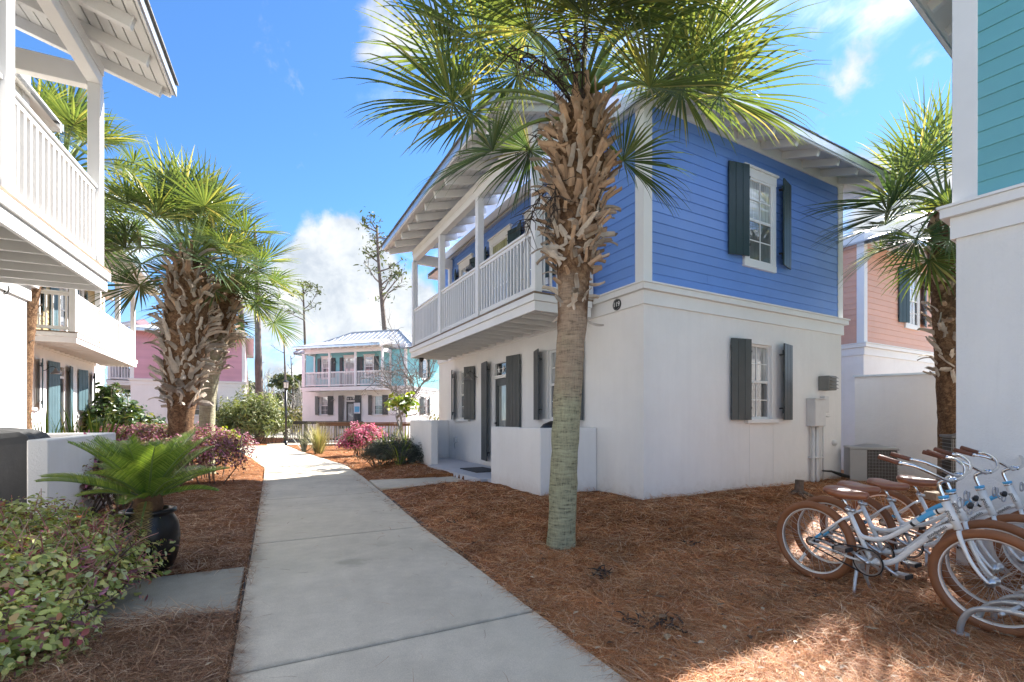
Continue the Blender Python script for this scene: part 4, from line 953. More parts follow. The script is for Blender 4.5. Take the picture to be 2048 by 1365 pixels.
def shrub(name, label, cat, ells, n, size, m, seed, asp=.5, shell=.35, group=None, extra=(), stems=8, stem_m=None, lump=.25, up=.4, base=None):
    rg = np.random.default_rng(seed); bx_ = np.mean([e[0] for e in ells]); by_ = np.mean([e[1] for e in ells]); bz_ = 0.
    t = thing(name, label, cat, (bx_, by_, bz_), 0, group)
    off = np.array((bx_, by_, bz_))
    C, Nn = ell_points(ells, n, rg, shell, lump); V, F_ = leaves(C-off, Nn, size, rg, asp, up)
    obj('foliage', npmesh('foliage', V, F_, m), t, kind='stuff')
    for nm, frac, sz, mm, sh in extra:
        C, Nn = ell_points(ells, int(n*frac), rg, sh, lump); ok = Nn[:, 2] > -.1; C = C[ok]; Nn = Nn[ok]; V, F_ = leaves((C-off)+Nn*.02, Nn, sz, rg, .35, .6); obj(nm, npmesh(nm, V, F_, mm), t, kind='stuff')
    b = MB(); rs = random.Random(seed)
    for i in range(stems):
        e = rs.choice(ells); a = rs.uniform(0, 6.28); q_ = rs.uniform(.5, .97)
        p0 = Vector((e[0]+e[3]*.25*math.cos(a), e[1]+e[4]*.25*math.sin(a), -.05)); p2 = Vector((e[0]+e[3]*q_*math.cos(a), e[1]+e[4]*q_*math.sin(a), e[2]+e[5]*rs.uniform(.0, .8)))
        pm = (p0+p2)/2+Vector((rs.gauss(0, .06), rs.gauss(0, .06), .05)); o3 = Vector(off)
        b.tube([p0-o3, pm-o3, p2-o3], [.014, .010, .004], 5)
        for j in range(3):
            s0 = pm.lerp(p2, rs.random()); s1 = s0+Vector((rs.gauss(0, .14), rs.gauss(0, .14), rs.uniform(-.02, .18))); b.tube([s0-o3, s1-o3], [.005, .002], 4)
    b.build('branch', stem_m or M['twig'], t)
    return t
M['twig'] = mat('twig', (.16, .115, .085), .85, .3, 8., .3, 60.)
M['twig_grey'] = mat('grey_twig', (.20, .18, .165), .85, .3, 8.)
M['lor_green'] = leaf_mat('loropetalum_leaf', [(0., (.18, .23, .07)), (.28, (.36, .42, .13)), (.55, (.58, .60, .19)), (.68, (.46, .52, .34)), (.86, (.74, .72, .26)), (.94, (.42, .20, .14)), (1., (.40, .10, .12))], .4, .3)
M['lor_purple'] = leaf_mat('purple_leaf', [(0., (.09, .035, .045)), (.35, (.17, .055, .07)), (.6, (.16, .11, .06)), (.8, (.26, .23, .08)), (1., (.30, .09, .13))], .45, .25, (1.2, .8, .8))
M['pinkfl'] = leaf_mat('pink_blossom', [(0., (.32, .085, .15)), (.5, (.46, .16, .26)), (1., (.58, .32, .41))], .6, .25, (1.1, .9, 1.))
M['azfl'] = leaf_mat('azalea_blossom', [(0., (.55, .10, .20)), (.5, (.68, .20, .32)), (1., (.78, .42, .50))], .6, .35, (1.1, .9, .9))
M['redtwig'] = leaf_mat('red_shoot', [(0., (.42, .12, .12)), (.6, (.52, .26, .22)), (1., (.58, .42, .34))], .6, .2)
M['hedge'] = leaf_mat('hedge_leaf', [(0., (.06, .10, .03)), (.5, (.12, .16, .05)), (.8, (.20, .20, .07)), (1., (.34, .22, .10))], .45, .25)
M['lime'] = leaf_mat('lime_leaf', [(0., (.16, .24, .02)), (.5, (.30, .38, .03)), (1., (.46, .48, .06))], .4, .35)
M['oleander'] = leaf_mat('oleander_leaf', [(0., (.11, .15, .055)), (.5, (.21, .25, .09)), (.85, (.27, .30, .13)), (1., (.40, .36, .17))], .45, .3)
M['glossy'] = leaf_mat('glossy_leaf', [(0., (.025, .055, .018)), (.5, (.055, .10, .03)), (.85, (.11, .15, .045)), (1., (.26, .24, .07))], .28, .25, spec=.6)
M['rosem'] = leaf_mat('grey_green_leaf', [(0., (.055, .07, .055)), (.5, (.095, .11, .09)), (1., (.15, .155, .13))], .6, .2)
M['straw'] = leaf_mat('dry_grass_blade', [(0., (.16, .19, .08)), (.4, (.30, .27, .13)), (.8, (.46, .40, .22)), (1., (.55, .50, .34))], .55, .3)
M['strap'] = leaf_mat('strap_leaf', [(0., (.06, .12, .02)), (.5, (.12, .20, .03)), (.85, (.24, .29, .06)), (1., (.40, .38, .12))], .35, .35)
M['sago'] = leaf_mat('sago_leaflet', [(0., (.13, .21, .045)), (.5, (.22, .33, .065)), (1., (.36, .45, .10))], .26, .3, spec=.6)
M['sago_dead'] = leaf_mat('sago_dead_leaflet', [(0., (.30, .19, .07)), (1., (.46, .32, .13))], .55, .25)
# near bush, bottom-left corner
t = shrub('shrub', 'large leafy green bush with pink new shoots filling the lower left corner', 'shrub',
    [(-3.75, 3.60, .30, .85, .60, .44), (-3.3, 2.80, .26, .85, .50, .42), (-3.05, 3.30, .26, .42, .40, .36), (-2.75, 2.45, .16, .50, .35, .36)], 20000, .040, M['lor_green'], 101, .58, .75, extra=(('red_leaf', .07, .04, M['lor_purple'], .15), ('flower', .008, .05, M['pinkfl'], .1)), stems=60, lump=.16)
rg_ = random.Random(4); b = MB()
for i in range(420):
    e = rg_.choice([(-3.75, 3.60, .30, .85, .60, .45), (-3.3, 2.80, .26, .85, .50, .43), (-3.05, 3.30, .26, .42, .40, .37)])
    d = Vector((rg_.gauss(0, 1), rg_.gauss(0, 1), abs(rg_.gauss(0, 1)))).normalized(); p = Vector((e[0]+d.x*e[3]*.85-t.location.x, e[1]+d.y*e[4]*.85-t.location.y, e[2]+d.z*e[5]*.85)); q_ = p+(d+Vector((rg_.gauss(0, .7), rg_.gauss(0, .7), rg_.gauss(.2, .4)))).normalized()*rg_.uniform(.08, .22)
    b.tube([p, (p+q_)/2+Vector((0, 0, .012)), q_], [.0038, .003, .0018], 4, cap=False)
b.build('shoot', M['redtwig'], t, kind='stuff')
b = MB(); bc = at(215, 1100, 3.62)     # the sawn old limb that sticks out of the bush
o3 = t.location; b.tube([Vector((-3.35, 3.5, .25))-o3, bc-o3, at(262, 1072, 3.75)-o3], [.03, .034, .03], 8); b.tube([bc-o3, at(240, 1060, 3.7)-o3], [.016, .008], 6); b.build('limb', M['twig_grey'], t, True)
shrub('shrub', 'purple leaved bush with few pink flowers beside the low left patio wall', 'shrub', [(-6.35, 6.75, .68, .70, .5, .40), (-5.75, 7.0, .62, .6, .5, .36), (-5.4, 6.5, .45, .6, .5, .38), (-5.9, 6.3, .40, .6, .4, .34)], 5600, .055, M['lor_purple'], 102, .5, .7, extra=(('flower', .07, .05, M['pinkfl'], .2), ('green_leaf', .3, .05, M['lor_green'], .6)), stems=46)
hedge_e = [(-8.9, 10.6, .62, 1.0, .75, .60), (-7.7, 9.9, .62, 1.0, .8, .62), (-6.7, 10.5, .60, .85, .7, .60), (-6.15, 9.5, .50, .65, .75, .58), (-6.9, 8.7, .5, .8, .6, .5)]
shrub('hedge', 'long low hedge covered with magenta pink flowers under the left palms', 'hedge', hedge_e, 9000, .055, M['lor_purple'], 103, .5, .3, extra=(('flower', .5, .055, M['pinkfl'], .12), ('green_leaf', .25, .05, M['hedge'], .3)), stems=30, lump=.10)
hb_ = [((x-CX)/F_PX*14.5, 14.5+dy, .62, .75, .6, .62) for x, dy in ((262, .3), (300, .2), (345, .1), (385, 0), (405, -.1))]
shrub('hedge', 'clipped green hedge with pink bloom patches behind the two palm trunks', 'hedge', hb_, 8000, .06, M['hedge'], 104, .5, .2, extra=(('flower', .35, .06, M['pinkfl'], .08),), stems=8, lump=.05)
shrub('shrub', 'bright lime green shrub at the end of the pink hedge beside the path', 'shrub', [((455-CX)/F_PX*13.2, 13.2, .55, .36, .36, .5), ((440-CX)/F_PX*13.6, 13.6, .6, .45, .4, .5)], 2600, .075, M['lime'], 105, .4, .4)
shrub('shrub', 'tall loose oleander bush with narrow leaves behind the lamp post', 'shrub', [((px-CX)/F_PX*Y, Y, z, a, b_, c) for px, Y, z, a, b_, c in ((508, 25.6, 1.35, 1.4, 1.1, 1.5), (540, 26.2, 1.1, 1.05, .9, 1.2), (475, 26.4, 1., 1.05, 1., 1.1), (508, 25.6, .8, 1.75, 1.1, .95), (455, 25.8, 1.1, .7, .7, 1.3))], 9500, .23, M['oleander'], 106, .2, .6, stems=60, lump=.3, up=.1)
shrub('shrub', 'dark glossy leaved bush in front of the yellow balcony', 'shrub', [((225-CX)/F_PX*16.5, 16.5, 1.15, 1.15, .9, .85), ((290-CX)/F_PX*16.5, 16.3, .8, .9, .8, .75), ((215-CX)/F_PX*16.5, 16.6, 1.9, .45, .45, .75), ((185-CX)/F_PX*16.5, 16.8, .9, .9, .8, .8)], 3800, .17, M['glossy'], 107, .5, .6, stems=30)
shrub('shrub', 'bushy pink azalea before the wooden railing', 'azalea', [((722-CX)/F_PX*17.6, 17.6, .62, .75, .6, .55), ((705-CX)/F_PX*17.4, 17.4, .35, .6, .5, .4), ((742-CX)/F_PX*17.8, 17.8, .75, .5, .5, .4)], 2200, .08, M['hedge'], 108, .4, .7, extra=(('flower', 1.25, .10, M['azfl'], .45),), stems=20)
shrub('shrub', 'low grey green mounded bush beside the far patio wall', 'shrub', [((785-CX)/F_PX*12.6, 12.6, .42, .80, .6, .50), ((825-CX)/F_PX*12.4, 12.3, .32, .5, .5, .38), ((762-CX)/F_PX*12.8, 12.8, .36, .55, .5, .42)], 14000, .075, M['rosem'], 109, .13, .5, stems=30, up=.9)
b = None
def blades(name, label, cat, x, y, n, h, spread, wd, m, seed, droop=1., z=0., extra=None, group=None):
    rg = np.random.default_rng(seed); t = thing(name, label, cat, (x, y, z), 0, group); V = []; F_ = []
    for i in range(n):
        az = rg.uniform(0, 6.28); L = h*rg.uniform(.55, 1.15); el = R(90)-abs(rg.normal(0, spread)); r0 = rg.uniform(0, .12)*h
        p = np.array((r0*math.cos(az), r0*math.sin(az), 0.)); b0 = len(V); s = np.array((-math.sin(az), math.cos(az), 0)); dp = droop*rg.uniform(.3, 1.4); k = 5
        for j in range(k+1):
            hw = wd*.5*(1-(j/k)**1.6)*rg.uniform(.9, 1.1)+.0006; V += [p-s*hw, p+s*hw]
            d = np.array((math.cos(az)*math.cos(el), math.sin(az)*math.cos(el), math.sin(el))); p = p+d*(L/k); el -= dp*.22*(j+1)/k*1.6
        for j in range(k): a = b0+2*j; F_.append((a, a+1, a+3, a+2))
    obj('blades', npmesh('blades', V, F_, m), t, kind='stuff'); return t
blades('ornamental_grass', 'tuft of straw coloured ornamental grass beside the path before the railing', 'grass clump', (637-CX)/F_PX*18.6, 18.6, 420, 1.25, .38, .018, M['straw'], 201, .9)
blades('agave', 'spiky blue green agave leaves just left of the dry grass tuft', 'agave', (608-CX)/F_PX*19.5, 19.5, 26, 1.1, .5, .07, M['rosem'], 202, .2)
blades('strap_plant', 'arching strap leaved plant between the azalea and the low patio wall', 'strap plant', (775-CX)/F_PX*14.6, 14.6, 60, 1.25, .6, .05, M['strap'], 203, .9)
blades('strap_plant', 'strap leaved tuft pressed against the far end of the low patio wall', 'strap plant', (810-CX)/F_PX*15.2, 15.2, 55, 1.2, .55, .05, M['strap'], 204, .9)
blades('strap_plant', 'drooping dark strap leaves growing out of the grey green bush', 'strap plant', (800-CX)/F_PX*12.05, 12.05, 46, .95, .6, .03, M['strap'], 205, 1.6, z=.15)
for i, (px, Y, lb) in enumerate(((95, 9.0, 'strap leaf clump nearest the rough palm trunk, behind the covered grill'), (150, 9.6, 'middle strap leaf clump behind the low left patio wall'), (195, 9.3, 'strap leaf clump at the far end of the low left patio wall'))):
    blades('strap_plant', lb, 'strap plant', (px-CX)/F_PX*Y, Y, 60, 1.45, .5, .055, M['strap'], 210+i, .5, z=.15)
# bare shrub and leafy sapling behind the far corner of the blue cottage
def bare(name, label, cat, base, h, seed, depth=5, m=None, spread=.55, r0=.05, nb=3, lean=(0, 0), up=.25, **k):
    rs = random.Random(seed); t = thing(name, label, cat, base); b = MB()
    def br(p, d, L, r, dep):
        pts = [p.copy()]; q_ = p.copy(); n = 3
        for i in range(n): d = (d+Vector((rs.gauss(0, .16), rs.gauss(0, .16), rs.gauss(.02, .10)))).normalized(); q_ = q_+d*(L/n); pts.append(q_.copy())
        b.tube(pts, [r*(1-.13*i) for i in range(n+1)], 6 if r > .015 else 4, cap=False)
        if dep <= 0: return
        for i in range(nb+(dep < 3)):
            e = (d+Vector((rs.gauss(0, spread), rs.gauss(0, spread), rs.gauss(up, spread*.6)))).normalized(); br(pts[rs.choice((1, 2, 3, 3))], e, L*rs.uniform(.6, .85), r*.62, dep-1)
    br(Vector((0, 0, -.05)), Vector((lean[0], lean[1], 1)).normalized(), h*.34, r0, depth); b.build('branches', m or M['twig_grey'], t); return t
bb = bl(-.35, 9.9)
bare('bare_shrub', 'leafless grey twiggy shrub behind the far corner of the blue cottage', 'shrub', (bb.x-.1, bb.y, 0), 5.2, 71, 6, spread=.8, r0=.075, nb=3, lean=(-.35, -.1), up=.05)
t = bare('sapling', 'young sapling with bright yellow green leaves at the far patio wall', 'sapling', bl(-1.0, 9.0), 1.7, 73, 2, spread=.5, r0=.02)
rg = np.random.default_rng(74); C, Nn = ell_points([(0, 0, 1.75, .55, .5, .45)], 150, rg, .8); V, F_ = leaves(C, Nn, .20, rg, .45, .2); obj('foliage', npmesh('foliage', V, F_, M['lime'] if 0 else leaf_mat('sapling_leaf', [(0., (.10, .17, .03)), (.6, (.24, .31, .05)), (1., (.42, .38, .08))])), t, kind='stuff')
# ---- potted sago
pp = gnd(297, 1150, .03); pot = thing('plant_pot', 'glossy black glazed urn at the path edge holding the sago palm', 'plant pot', pp)
b = MB(); b.lathe([(0, 0), (.15, 0), (.175, .03), (.215, .18), (.232, .33), (.215, .46), (.185, .52), (.18, .535), (.205, .55), (.205, .575), (.17, .58), (.16, .52), (.0, .50)], 40); b.build('urn', mat('black_glaze', (.006, .006, .007), .30, .1, 4., spec=.35), pot, True)
sg = thing('sago_palm', 'sago palm with stiff feathery fronds and one dead yellow frond growing in the black urn', 'sago palm', pp+Vector((0, 0, .52)))
b = MB(); b.lathe([(.0, -.02), (.09, 0), (.11, .08), (.10, .16), (.05, .22), (0, .24)], 14); b.build('trunk', M['fibre'], sg, True)
def sago_mesh(el0, L, arch, n=50, m=None, w0=.15):
    k = 14; el = R(el0); p = Vector((.05, 0, .16)); pts = [p.copy()]; ds = []
    for i in range(k): d = Vector((math.cos(el), 0, math.sin(el))); ds.append(d); p = p+d*(L/k); pts.append(p.copy()); el -= R(arch)/k*(1.4*i/k+.3)
    ds.append(ds[-1]); b = MB(); b.tube(pts, [.011-.0006*i for i in range(k+1)], 5, mi=1)
    for j in range(n):
        f = .10+.90*j/n; u = f*k; i = min(k-1, int(u)); c = pts[i].lerp(pts[i+1], u-i); d = ds[i]; nrm = Vector((-d.z, 0, d.x))
        ll = w0*(math.sin(math.pi*min(1, f*.93+.05))**.55)*1.1
        for s in (-1, 1):
            dr = (Vector((0, s, 0))*.80+d*.55+nrm*.38).normalized(); q1 = c+dr*ll*.55; q2 = q1+(dr-nrm*.30).normalized()*ll*.45; wv = d*.0042
            b.add([c-wv, c+wv, q1+wv*.9, q1-wv*.9, q2], [(0, 1, 2, 3), (3, 2, 4)], 0)
    return b.mesh('frond', [m or M['sago'], M['petiole']])
SG = [sago_mesh(82, .50, 18), sago_mesh(68, .60, 26), sago_mesh(52, .66, 30), sago_mesh(34, .64, 36), sago_mesh(14, .48, 40)]
for ring, nn, off in ((0, 6, .2), (1, 10, .1), (2, 11, .4), (3, 9, .0), (4, 4, .3)):
    for i in range(nn):
        o = obj('frond', SG[ring], sg); o.rotation_euler = (random.gauss(0, .06), random.gauss(0, .06), off+i*2*math.pi/nn+random.gauss(0, .1)); s = random.uniform(.9, 1.1); o.scale = (s, s, s)
o = obj('frond', sago_mesh(-30, .52, 70, 34, M['sago_dead'], .10), sg, label='dead yellow frond hanging down over the urn'); o.rotation_euler = (0, 0, R(-62))
# ================================================================ far trees
M['pinebark'] = mat('pine_bark', (.15, .115, .10), .95, .4, 3., .5, 12., stretch=(3, 3, .6))
M['pineneedle'] = leaf_mat('pine_needles', [(0., (.045, .065, .025)), (.6, (.09, .11, .045)), (1., (.15, .16, .07))], .6, .2)
def pine(name, label, px, py_top, Y, r0, seed, lean=0., crown_=True, z0=-.2, branches=9, frac=.62, kink=.0):
    rs = random.Random(seed); top = at(px, py_top, Y); x0 = top.x+lean; H = top.z; t = thing(name, label, 'pine tree', (x0, Y, 0))
    pts = []; n = 10
    for i in range(n+1): f = i/n; pts.append(Vector((-lean*f+kink*math.sin(f*6+seed), math.sin(f*4)*.2, z0+(H-z0)*f)))
    b = MB(); b.tube(pts, [r0*(1-.72*i/n) for i in range(n+1)], 9); b.build('trunk', M['pinebark'], t, True)
    if branches:
        b = MB(); tips = []
        for i in range(branches):
            f = frac+(1-frac)*(i+rs.random())/branches; c = pts[min(n-1, int(f*n))].lerp(pts[min(n, int(f*n)+1)], f*n-int(f*n)); az = rs.uniform(0, 6.28); L = H*.16*(1.25-f)*rs.uniform(.5, 1.1)*2.1; d = Vector((math.cos(az), math.sin(az), rs.uniform(.25, .8))).normalized(); q_ = c.copy(); pt = [q_.copy()]
            for k in range(4): d = (d+Vector((rs.gauss(0, .2), rs.gauss(0, .2), rs.gauss(.08, .15)))).normalized(); q_ = q_+d*L/4; pt.append(q_.copy())
            b.tube(pt, [r0*.26*(1-.2*k) for k in range(5)], 5, cap=False); tips += pt[2:]
            for k in range(5):
                s0 = pt[rs.choice((2, 3, 4))]; e = (d+Vector((rs.gauss(0, .7), rs.gauss(0, .7), rs.gauss(.2, .4)))).normalized(); s1 = s0+e*L*.3; b.tube([s0, (s0+s1)/2+Vector((0, 0, .05)), s1], [r0*.10, r0*.08, r0*.04], 4, cap=False); tips.append(s1)
        b.build('branches', M['pinebark'], t)
        if crown_:
            rg = np.random.default_rng(seed); C = np.concatenate([np.array(p)+rg.normal(0, .42, (4, 3))*np.array((1, 1, .4)) for p in tips]); V, F_ = leaves(C, np.zeros_like(C)+np.array((0, 0, .5)), .42, rg, .3, .4)
            obj('crown', npmesh('crown', V, F_, M['pineneedle']), t, kind='stuff')
    return t
pine('pine_tree', 'tall bare pine with sparse crown rising behind the aqua cottage roof', 757, 452, 46, .36, 301, .9, True, branches=16, frac=.60, kink=.15)
pine('pine_tree', 'slender pine with small tuft left of the aqua cottage roof', 607, 566, 56, .26, 302, .3, True, branches=9, frac=.72)
pine('pine_snag', 'thick pine trunk beside the pink cottage corner, partly behind palm leaves', 479, 470, 38, .42, 303, .35, False, branches=0, kink=.12)
pine('pine_snag', 'straight bare pine trunk between the pink cottage and the lamp post', 510, 450, 36, .34, 304, .35, False, branches=0, kink=.05)
pine('pine_snag', 'thin dead snag with broken top right behind the lamp post', 569, 668, 44, .16, 305, .0, False, branches=5, frac=.8)
pine('pine_snag', 'thin dead snag between lamp post snag and aqua cottage', 583, 712, 48, .14, 306, .1, False, branches=3, frac=.8)
pine('pine_snag', 'short dead snag close to the straight bare pine trunk', 512, 722, 46, .18, 307, -.1, False, branches=3, frac=.8)
rg = np.random.default_rng(77); C = []; Nn = []; b = MB(); rs = random.Random(8)
for i in range(210):
    Y = rg.uniform(44, 85); px = rg.uniform(150, 1000) if i > 60 else rg.uniform(470, 640); X = (px-CX)/F_PX*Y; hh = rg.uniform(3.5, 8.5)*(Y/62); r = rg.uniform(1., 2.1)
    if i % 3 == 0:
        c, n_ = ell_points([(X, Y, hh*.75, r*.8, r*.8, r*.7)], 260, rg, .9, .3)
        C.append(c); Nn.append(n_)
    else:
        for k in range(3):
            x2 = X+rs.gauss(0, 1); h2 = hh*rs.uniform(.6, 1.05); p = [Vector((x2, Y, -.1)), Vector((x2+rs.gauss(0, .15), Y, h2*.5)), Vector((x2+rs.gauss(0, .3), Y, h2))]; b.tube(p, [.09, .06, .02], 4, cap=False)
            for j in range(7):
                s0 = p[1].lerp(p[2], rs.random()); b.tube([s0, s0+Vector((rs.gauss(0, .7), rs.gauss(0, .5), rs.uniform(.3, 1.3)))], [.03, .012], 3, cap=False)
C = np.concatenate(C); Nn = np.concatenate(Nn); V, F_ = leaves(C, Nn, .55, rg, .55, .3)
M['woods'] = leaf_mat('far_leaf', [(0., (.04, .06, .025)), (.5, (.085, .11, .04)), (.85, (.17, .18, .07)), (1., (.28, .24, .12))], .6, .2)
obj('distant_woods', npmesh('distant_woods', V, F_, M['woods']), None, kind='stuff')
b.build('bare_thicket', mat('pale_bark', (.36, .33, .29), .9, .25, .5), None, kind='stuff')
C, Nn = ell_points([((px-CX)/F_PX*Y, Y, .8, 1.8, 1.2, 1.6) for px, Y in ((480, 36), (520, 38), (560, 36), (590, 39), (455, 34), (860, 38), (835, 36), (900, 40))], 6000, rg, .8); V, F_ = leaves(C, Nn, .30, rg, .35, .3)
obj('marsh_scrub', npmesh('marsh_scrub', V, F_, leaf_mat('scrub_leaf', [(0., (.10, .11, .04)), (.5, (.20, .19, .08)), (1., (.36, .30, .16))], .6, .25)), None, kind='stuff')
# ================================================================ bicycles
def wheel_parts(name, parent, x, front):
    w_ = obj(name, None, parent, (x, 0, .335))
    b = MB(); XR = Matrix.Rotation(R(90), 4, 'X')
    def tor(R0, r, n, k): return [(R0+r*math.cos(2*math.pi*j/k), r*math.sin(2*math.pi*j/k)) for j in range(k)]
    b.lathe(tor(.303, .032, 48, 10), 48, XR, close=True); b.build('tyre', M['tyre'], w_, True)
    b = MB(); b.lathe([(.282, -.014), (.282, .014), (.268, .011), (.268, -.011)], 48, XR, close=True); b.build('rim', M['bikewhite'], w_)
    b = MB(); b.lathe([(.2678, -.0105), (.2678, .0105), (.262, .009), (.262, -.009)], 48, XR, close=True); b.build('rim_edge', M['alloy'], w_)
    b = MB()
    for i in range(32):
        th = 2*math.pi*i/32; s = 1 if i % 2 else -1; ph = th+(.45 if (i//2) % 2 else -.45)
        b.tube([(.026*math.cos(ph), s*.032, .026*math.sin(ph)), (.263*math.cos(th), s*.003, .263*math.sin(th))], .0013, 4, cap=False)
    b.build('spokes', M['alloy'], w_)
    b = MB(); b.lathe([(0, -.06), (.012, -.06), (.012, -.04), (.030, -.036), (.030, -.030), (.017, -.024), (.017, .024), (.030, .030), (.030, .036), (.012, .04), (.012, .06), (0, .06)], 16, XR); b.build('hub', M['alloy'], w_, True)
    b = MB(); th = 2.1 if not front else .6; Xr = Matrix.Rotation(th, 4, 'Y') @ Matrix.Translation((.2, .004, 0)); b.box(-.045, .045, -.006, .006, -.011, .011, Xr); b.build('reflector', M['bikewhite'], w_)
    return w_
def smooth(pts, n=6):
    P_ = [Vector(p) for p in pts]; out = []
    for i in range(len(P_)-1):
        p0, p1, p2, p3 = P_[max(i-1, 0)], P_[i], P_[i+1], P_[min(i+2, len(P_)-1)]
        for k in range(n):
            t = k/n; out.append(.5*((2*p1)+(p2-p0)*t+(2*p0-5*p1+4*p2-p3)*t*t+(3*p1-p0-3*p2+p3)*t**3))
    out.append(P_[-1]); return out
def make_bike(label, group):
    t = thing('bicycle', label, 'bicycle', (0, 0, 0), 0, group)
    RX, FX = -.56, .57
    wheel_parts('rear_wheel', t, RX, False); wheel_parts('front_wheel', t, FX, True)
    bb = Vector((-.12, 0, .275)); st = Vector((-.285, 0, .66)); w_ = M['bikewhite']
    b = MB(); b.tube([bb, st], .0175, 12); b.tube([(-.12, -.04, .275), (-.12, .04, .275)], .024, 14)
    up_ = smooth([(.350, 0, .765), (.235, 0, .70), (.08, 0, .555), (-.05, 0, .465), (-.165, 0, .452), (-.205, 0, .475)]); lo_ = smooth([(.392, 0, .665), (.30, 0, .61), (.16, 0, .46), (.05, 0, .335), (-.04, 0, .285), (-.12, 0, .275)])
    b.tube(up_, .0175, 12); b.tube(lo_, .021, 12); b.tube([(.405, 0, .635), (.338, 0, .815)], .025, 14)
    for s in (-1, 1):
        b.tube([(-.262, s*.02, .60), (-.30, s*.05, .575), (RX, s*.058, .335)], .0095, 8); b.tube([(-.15, s*.03, .275), (-.24, s*.05, .28), (RX, s*.058, .335)], .0115, 8)
    b.tube([(-.30, -.05, .575), (-.30, .05, .575)], .008, 8); b.build('frame', w_, t, True)
    b = MB(); b.tube([(.41, 0, .63), (.418, 0, .61)], .02, 12)
    for s in (-1, 1): b.tube(smooth([(.414, s*.018, .625), (.432, s*.045, .585), (.475, s*.052, .47), (.525, s*.054, .385), (FX, s*.055, .335)]), [.0155-.0003*i for i in range(25)], 10)
    b.build('fork', w_, t, True)
    b = MB(); b.tube([(.336, 0, .818), (.330, 0, .834)], .029, 16); b.build('headset', M['chrome'], t, True)
    b = MB(); b.tube([(.331, 0, .835), (.325, 0, .852)], .030, 14); b.build('blue_collar', M['bluetape'], t, True)
    b = MB(); b.tube(smooth([(.33, 0, .84), (.305, 0, .915), (.315, 0, .945), (.36, 0, .965)]), .0125, 10); b.tube([(.372, -.03, .968), (.372, .03, .968)], .02, 12); b.box(.37, .40, -.012, .012, .955, .985); b.build('stem', M['chrome'], t, True)
    b = MB()
    bx = lambda x: .385+(x-.372)*.64
    L_ = smooth([(bx(x), y, z) for x, y, z in ((.372, 0, .968), (.375, .075, .97), (.365, .16, .99), (.315, .245, 1.035), (.22, .295, 1.075), (.10, .315, 1.09), (-.02, .325, 1.115))], 5)
    b.tube([Vector((p.x, -p.y, p.z)) for p in reversed(L_)]+L_[1:], .0112, 10); b.build('handlebar', M['chrome'], t, True)
    for s in (-1, 1):
        g = MB(); g.tube([(bx(.11), s*.315, 1.089), (bx(.05), s*.318, 1.10), (bx(-.02), s*.323, 1.115), (bx(-.07), s*.327, 1.124)], [.0155, .016, .0165, .017], 12); g.build('grip', M['grip'], t, True)
        g = MB(); g.tube([(bx(.135), s*.3145, 1.086), (bx(.112), s*.3155, 1.089)], .0155, 12); g.build('grip_ring', M['chrome'], t, True)
    b = MB(); b.tube([st-Vector((-.01, 0, .025)), (-.345, 0, .80)], .0125, 12); b.build('seat_post', M['chrome'], t, True)
    b = MB(); b.tube([(-.272, 0, .632), (-.287, 0, .668)], .0215, 14); b.box(-.275, -.235, -.012, .012, .635, .66); b.build('seat_clamp', M['alloy'], t, True)
    # saddle: cross-sections from tail to nose, thick sides
    sec = [(x+.035, hw, z-.005, dp) for x, hw, z, dp in ((-.475, .055, .835, .005), (-.465, .095, .842, .035), (-.42, .118, .843, .060), (-.36, .112, .833, .068), (-.30, .080, .822, .060), (-.24, .047, .817, .048), (-.19, .032, .816, .036), (-.165, .020, .812, .018))]
    b = MB(); k = 12; vs = []
    for x, hw, z, dp in sec:
        for j in range(k):
            a = math.pi*j/(k-1); y = hw*math.cos(a); zz = z-abs(math.cos(a))**2.2*.030-(dp if j in (0, k-1) else 0)-(.010*math.sin(a)**8 if hw > .09 else 0)
            vs.append((x, y, zz))
    m_ = len(sec); b.add(vs, [(i*k+j, (i+1)*k+j, (i+1)*k+j+1, i*k+j+1) for i in range(m_-1) for j in range(k-1)]+[(i*k, i*k+k-1, (i+1)*k+k-1, (i+1)*k) for i in range(m_-1)]+[tuple(range(k)), tuple((m_-1)*k+j for j in reversed(range(k)))])
    sd = b.build('saddle', M['leather'], t, True); md = sd.modifiers.new('sub', 'SUBSURF'); md.levels = 1; md.render_levels = 1
    b = MB(); b.tube([(-.43, .03, .775), (-.33, .03, .79), (-.22, .02, .80)], .005, 6); b.tube([(-.43, -.03, .775), (-.33, -.03, .79), (-.22, -.02, .80)], .005, 6); b.build('saddle_rails', M['alloy'], t)
    # drive on the right hand side (-y)
    XR = Matrix.Rotation(R(90), 4, 'X')
    b = MB(); b.lathe([(.088, -.004), (.097, -.004), (.097, .004), (.088, .004)], 40, Matrix.Translation((-.12, -.048, .275)) @ XR, close=True)
    for i in range(5): th = R(72*i+20); b.box(0, .09, -.003, .003, -.008, .008, Matrix.Translation((-.12, -.048, .275)) @ Matrix.Rotation(th, 4, 'Y'))
    b.build('chainring', M['alloy'], t)
    b = MB(); b.lathe([(.099, -.006), (.105, -.006), (.105, .006), (.099, .006)], 40, Matrix.Translation((-.12, -.048, .275)) @ XR, close=True); b.tube([(-.13, -.048, .377), (RX+.01, -.044, .37)], .006, 6); b.tube([(-.13, -.048, .173), (RX+.01, -.044, .302)], .006, 6); b.lathe([(.03, -.006), (.038, -.006), (.038, .006), (.03, .006)], 24, Matrix.Translation((RX, -.044, .335)) @ XR, close=True); b.build('chain', M['rubber'], t)
    ca = R(150)
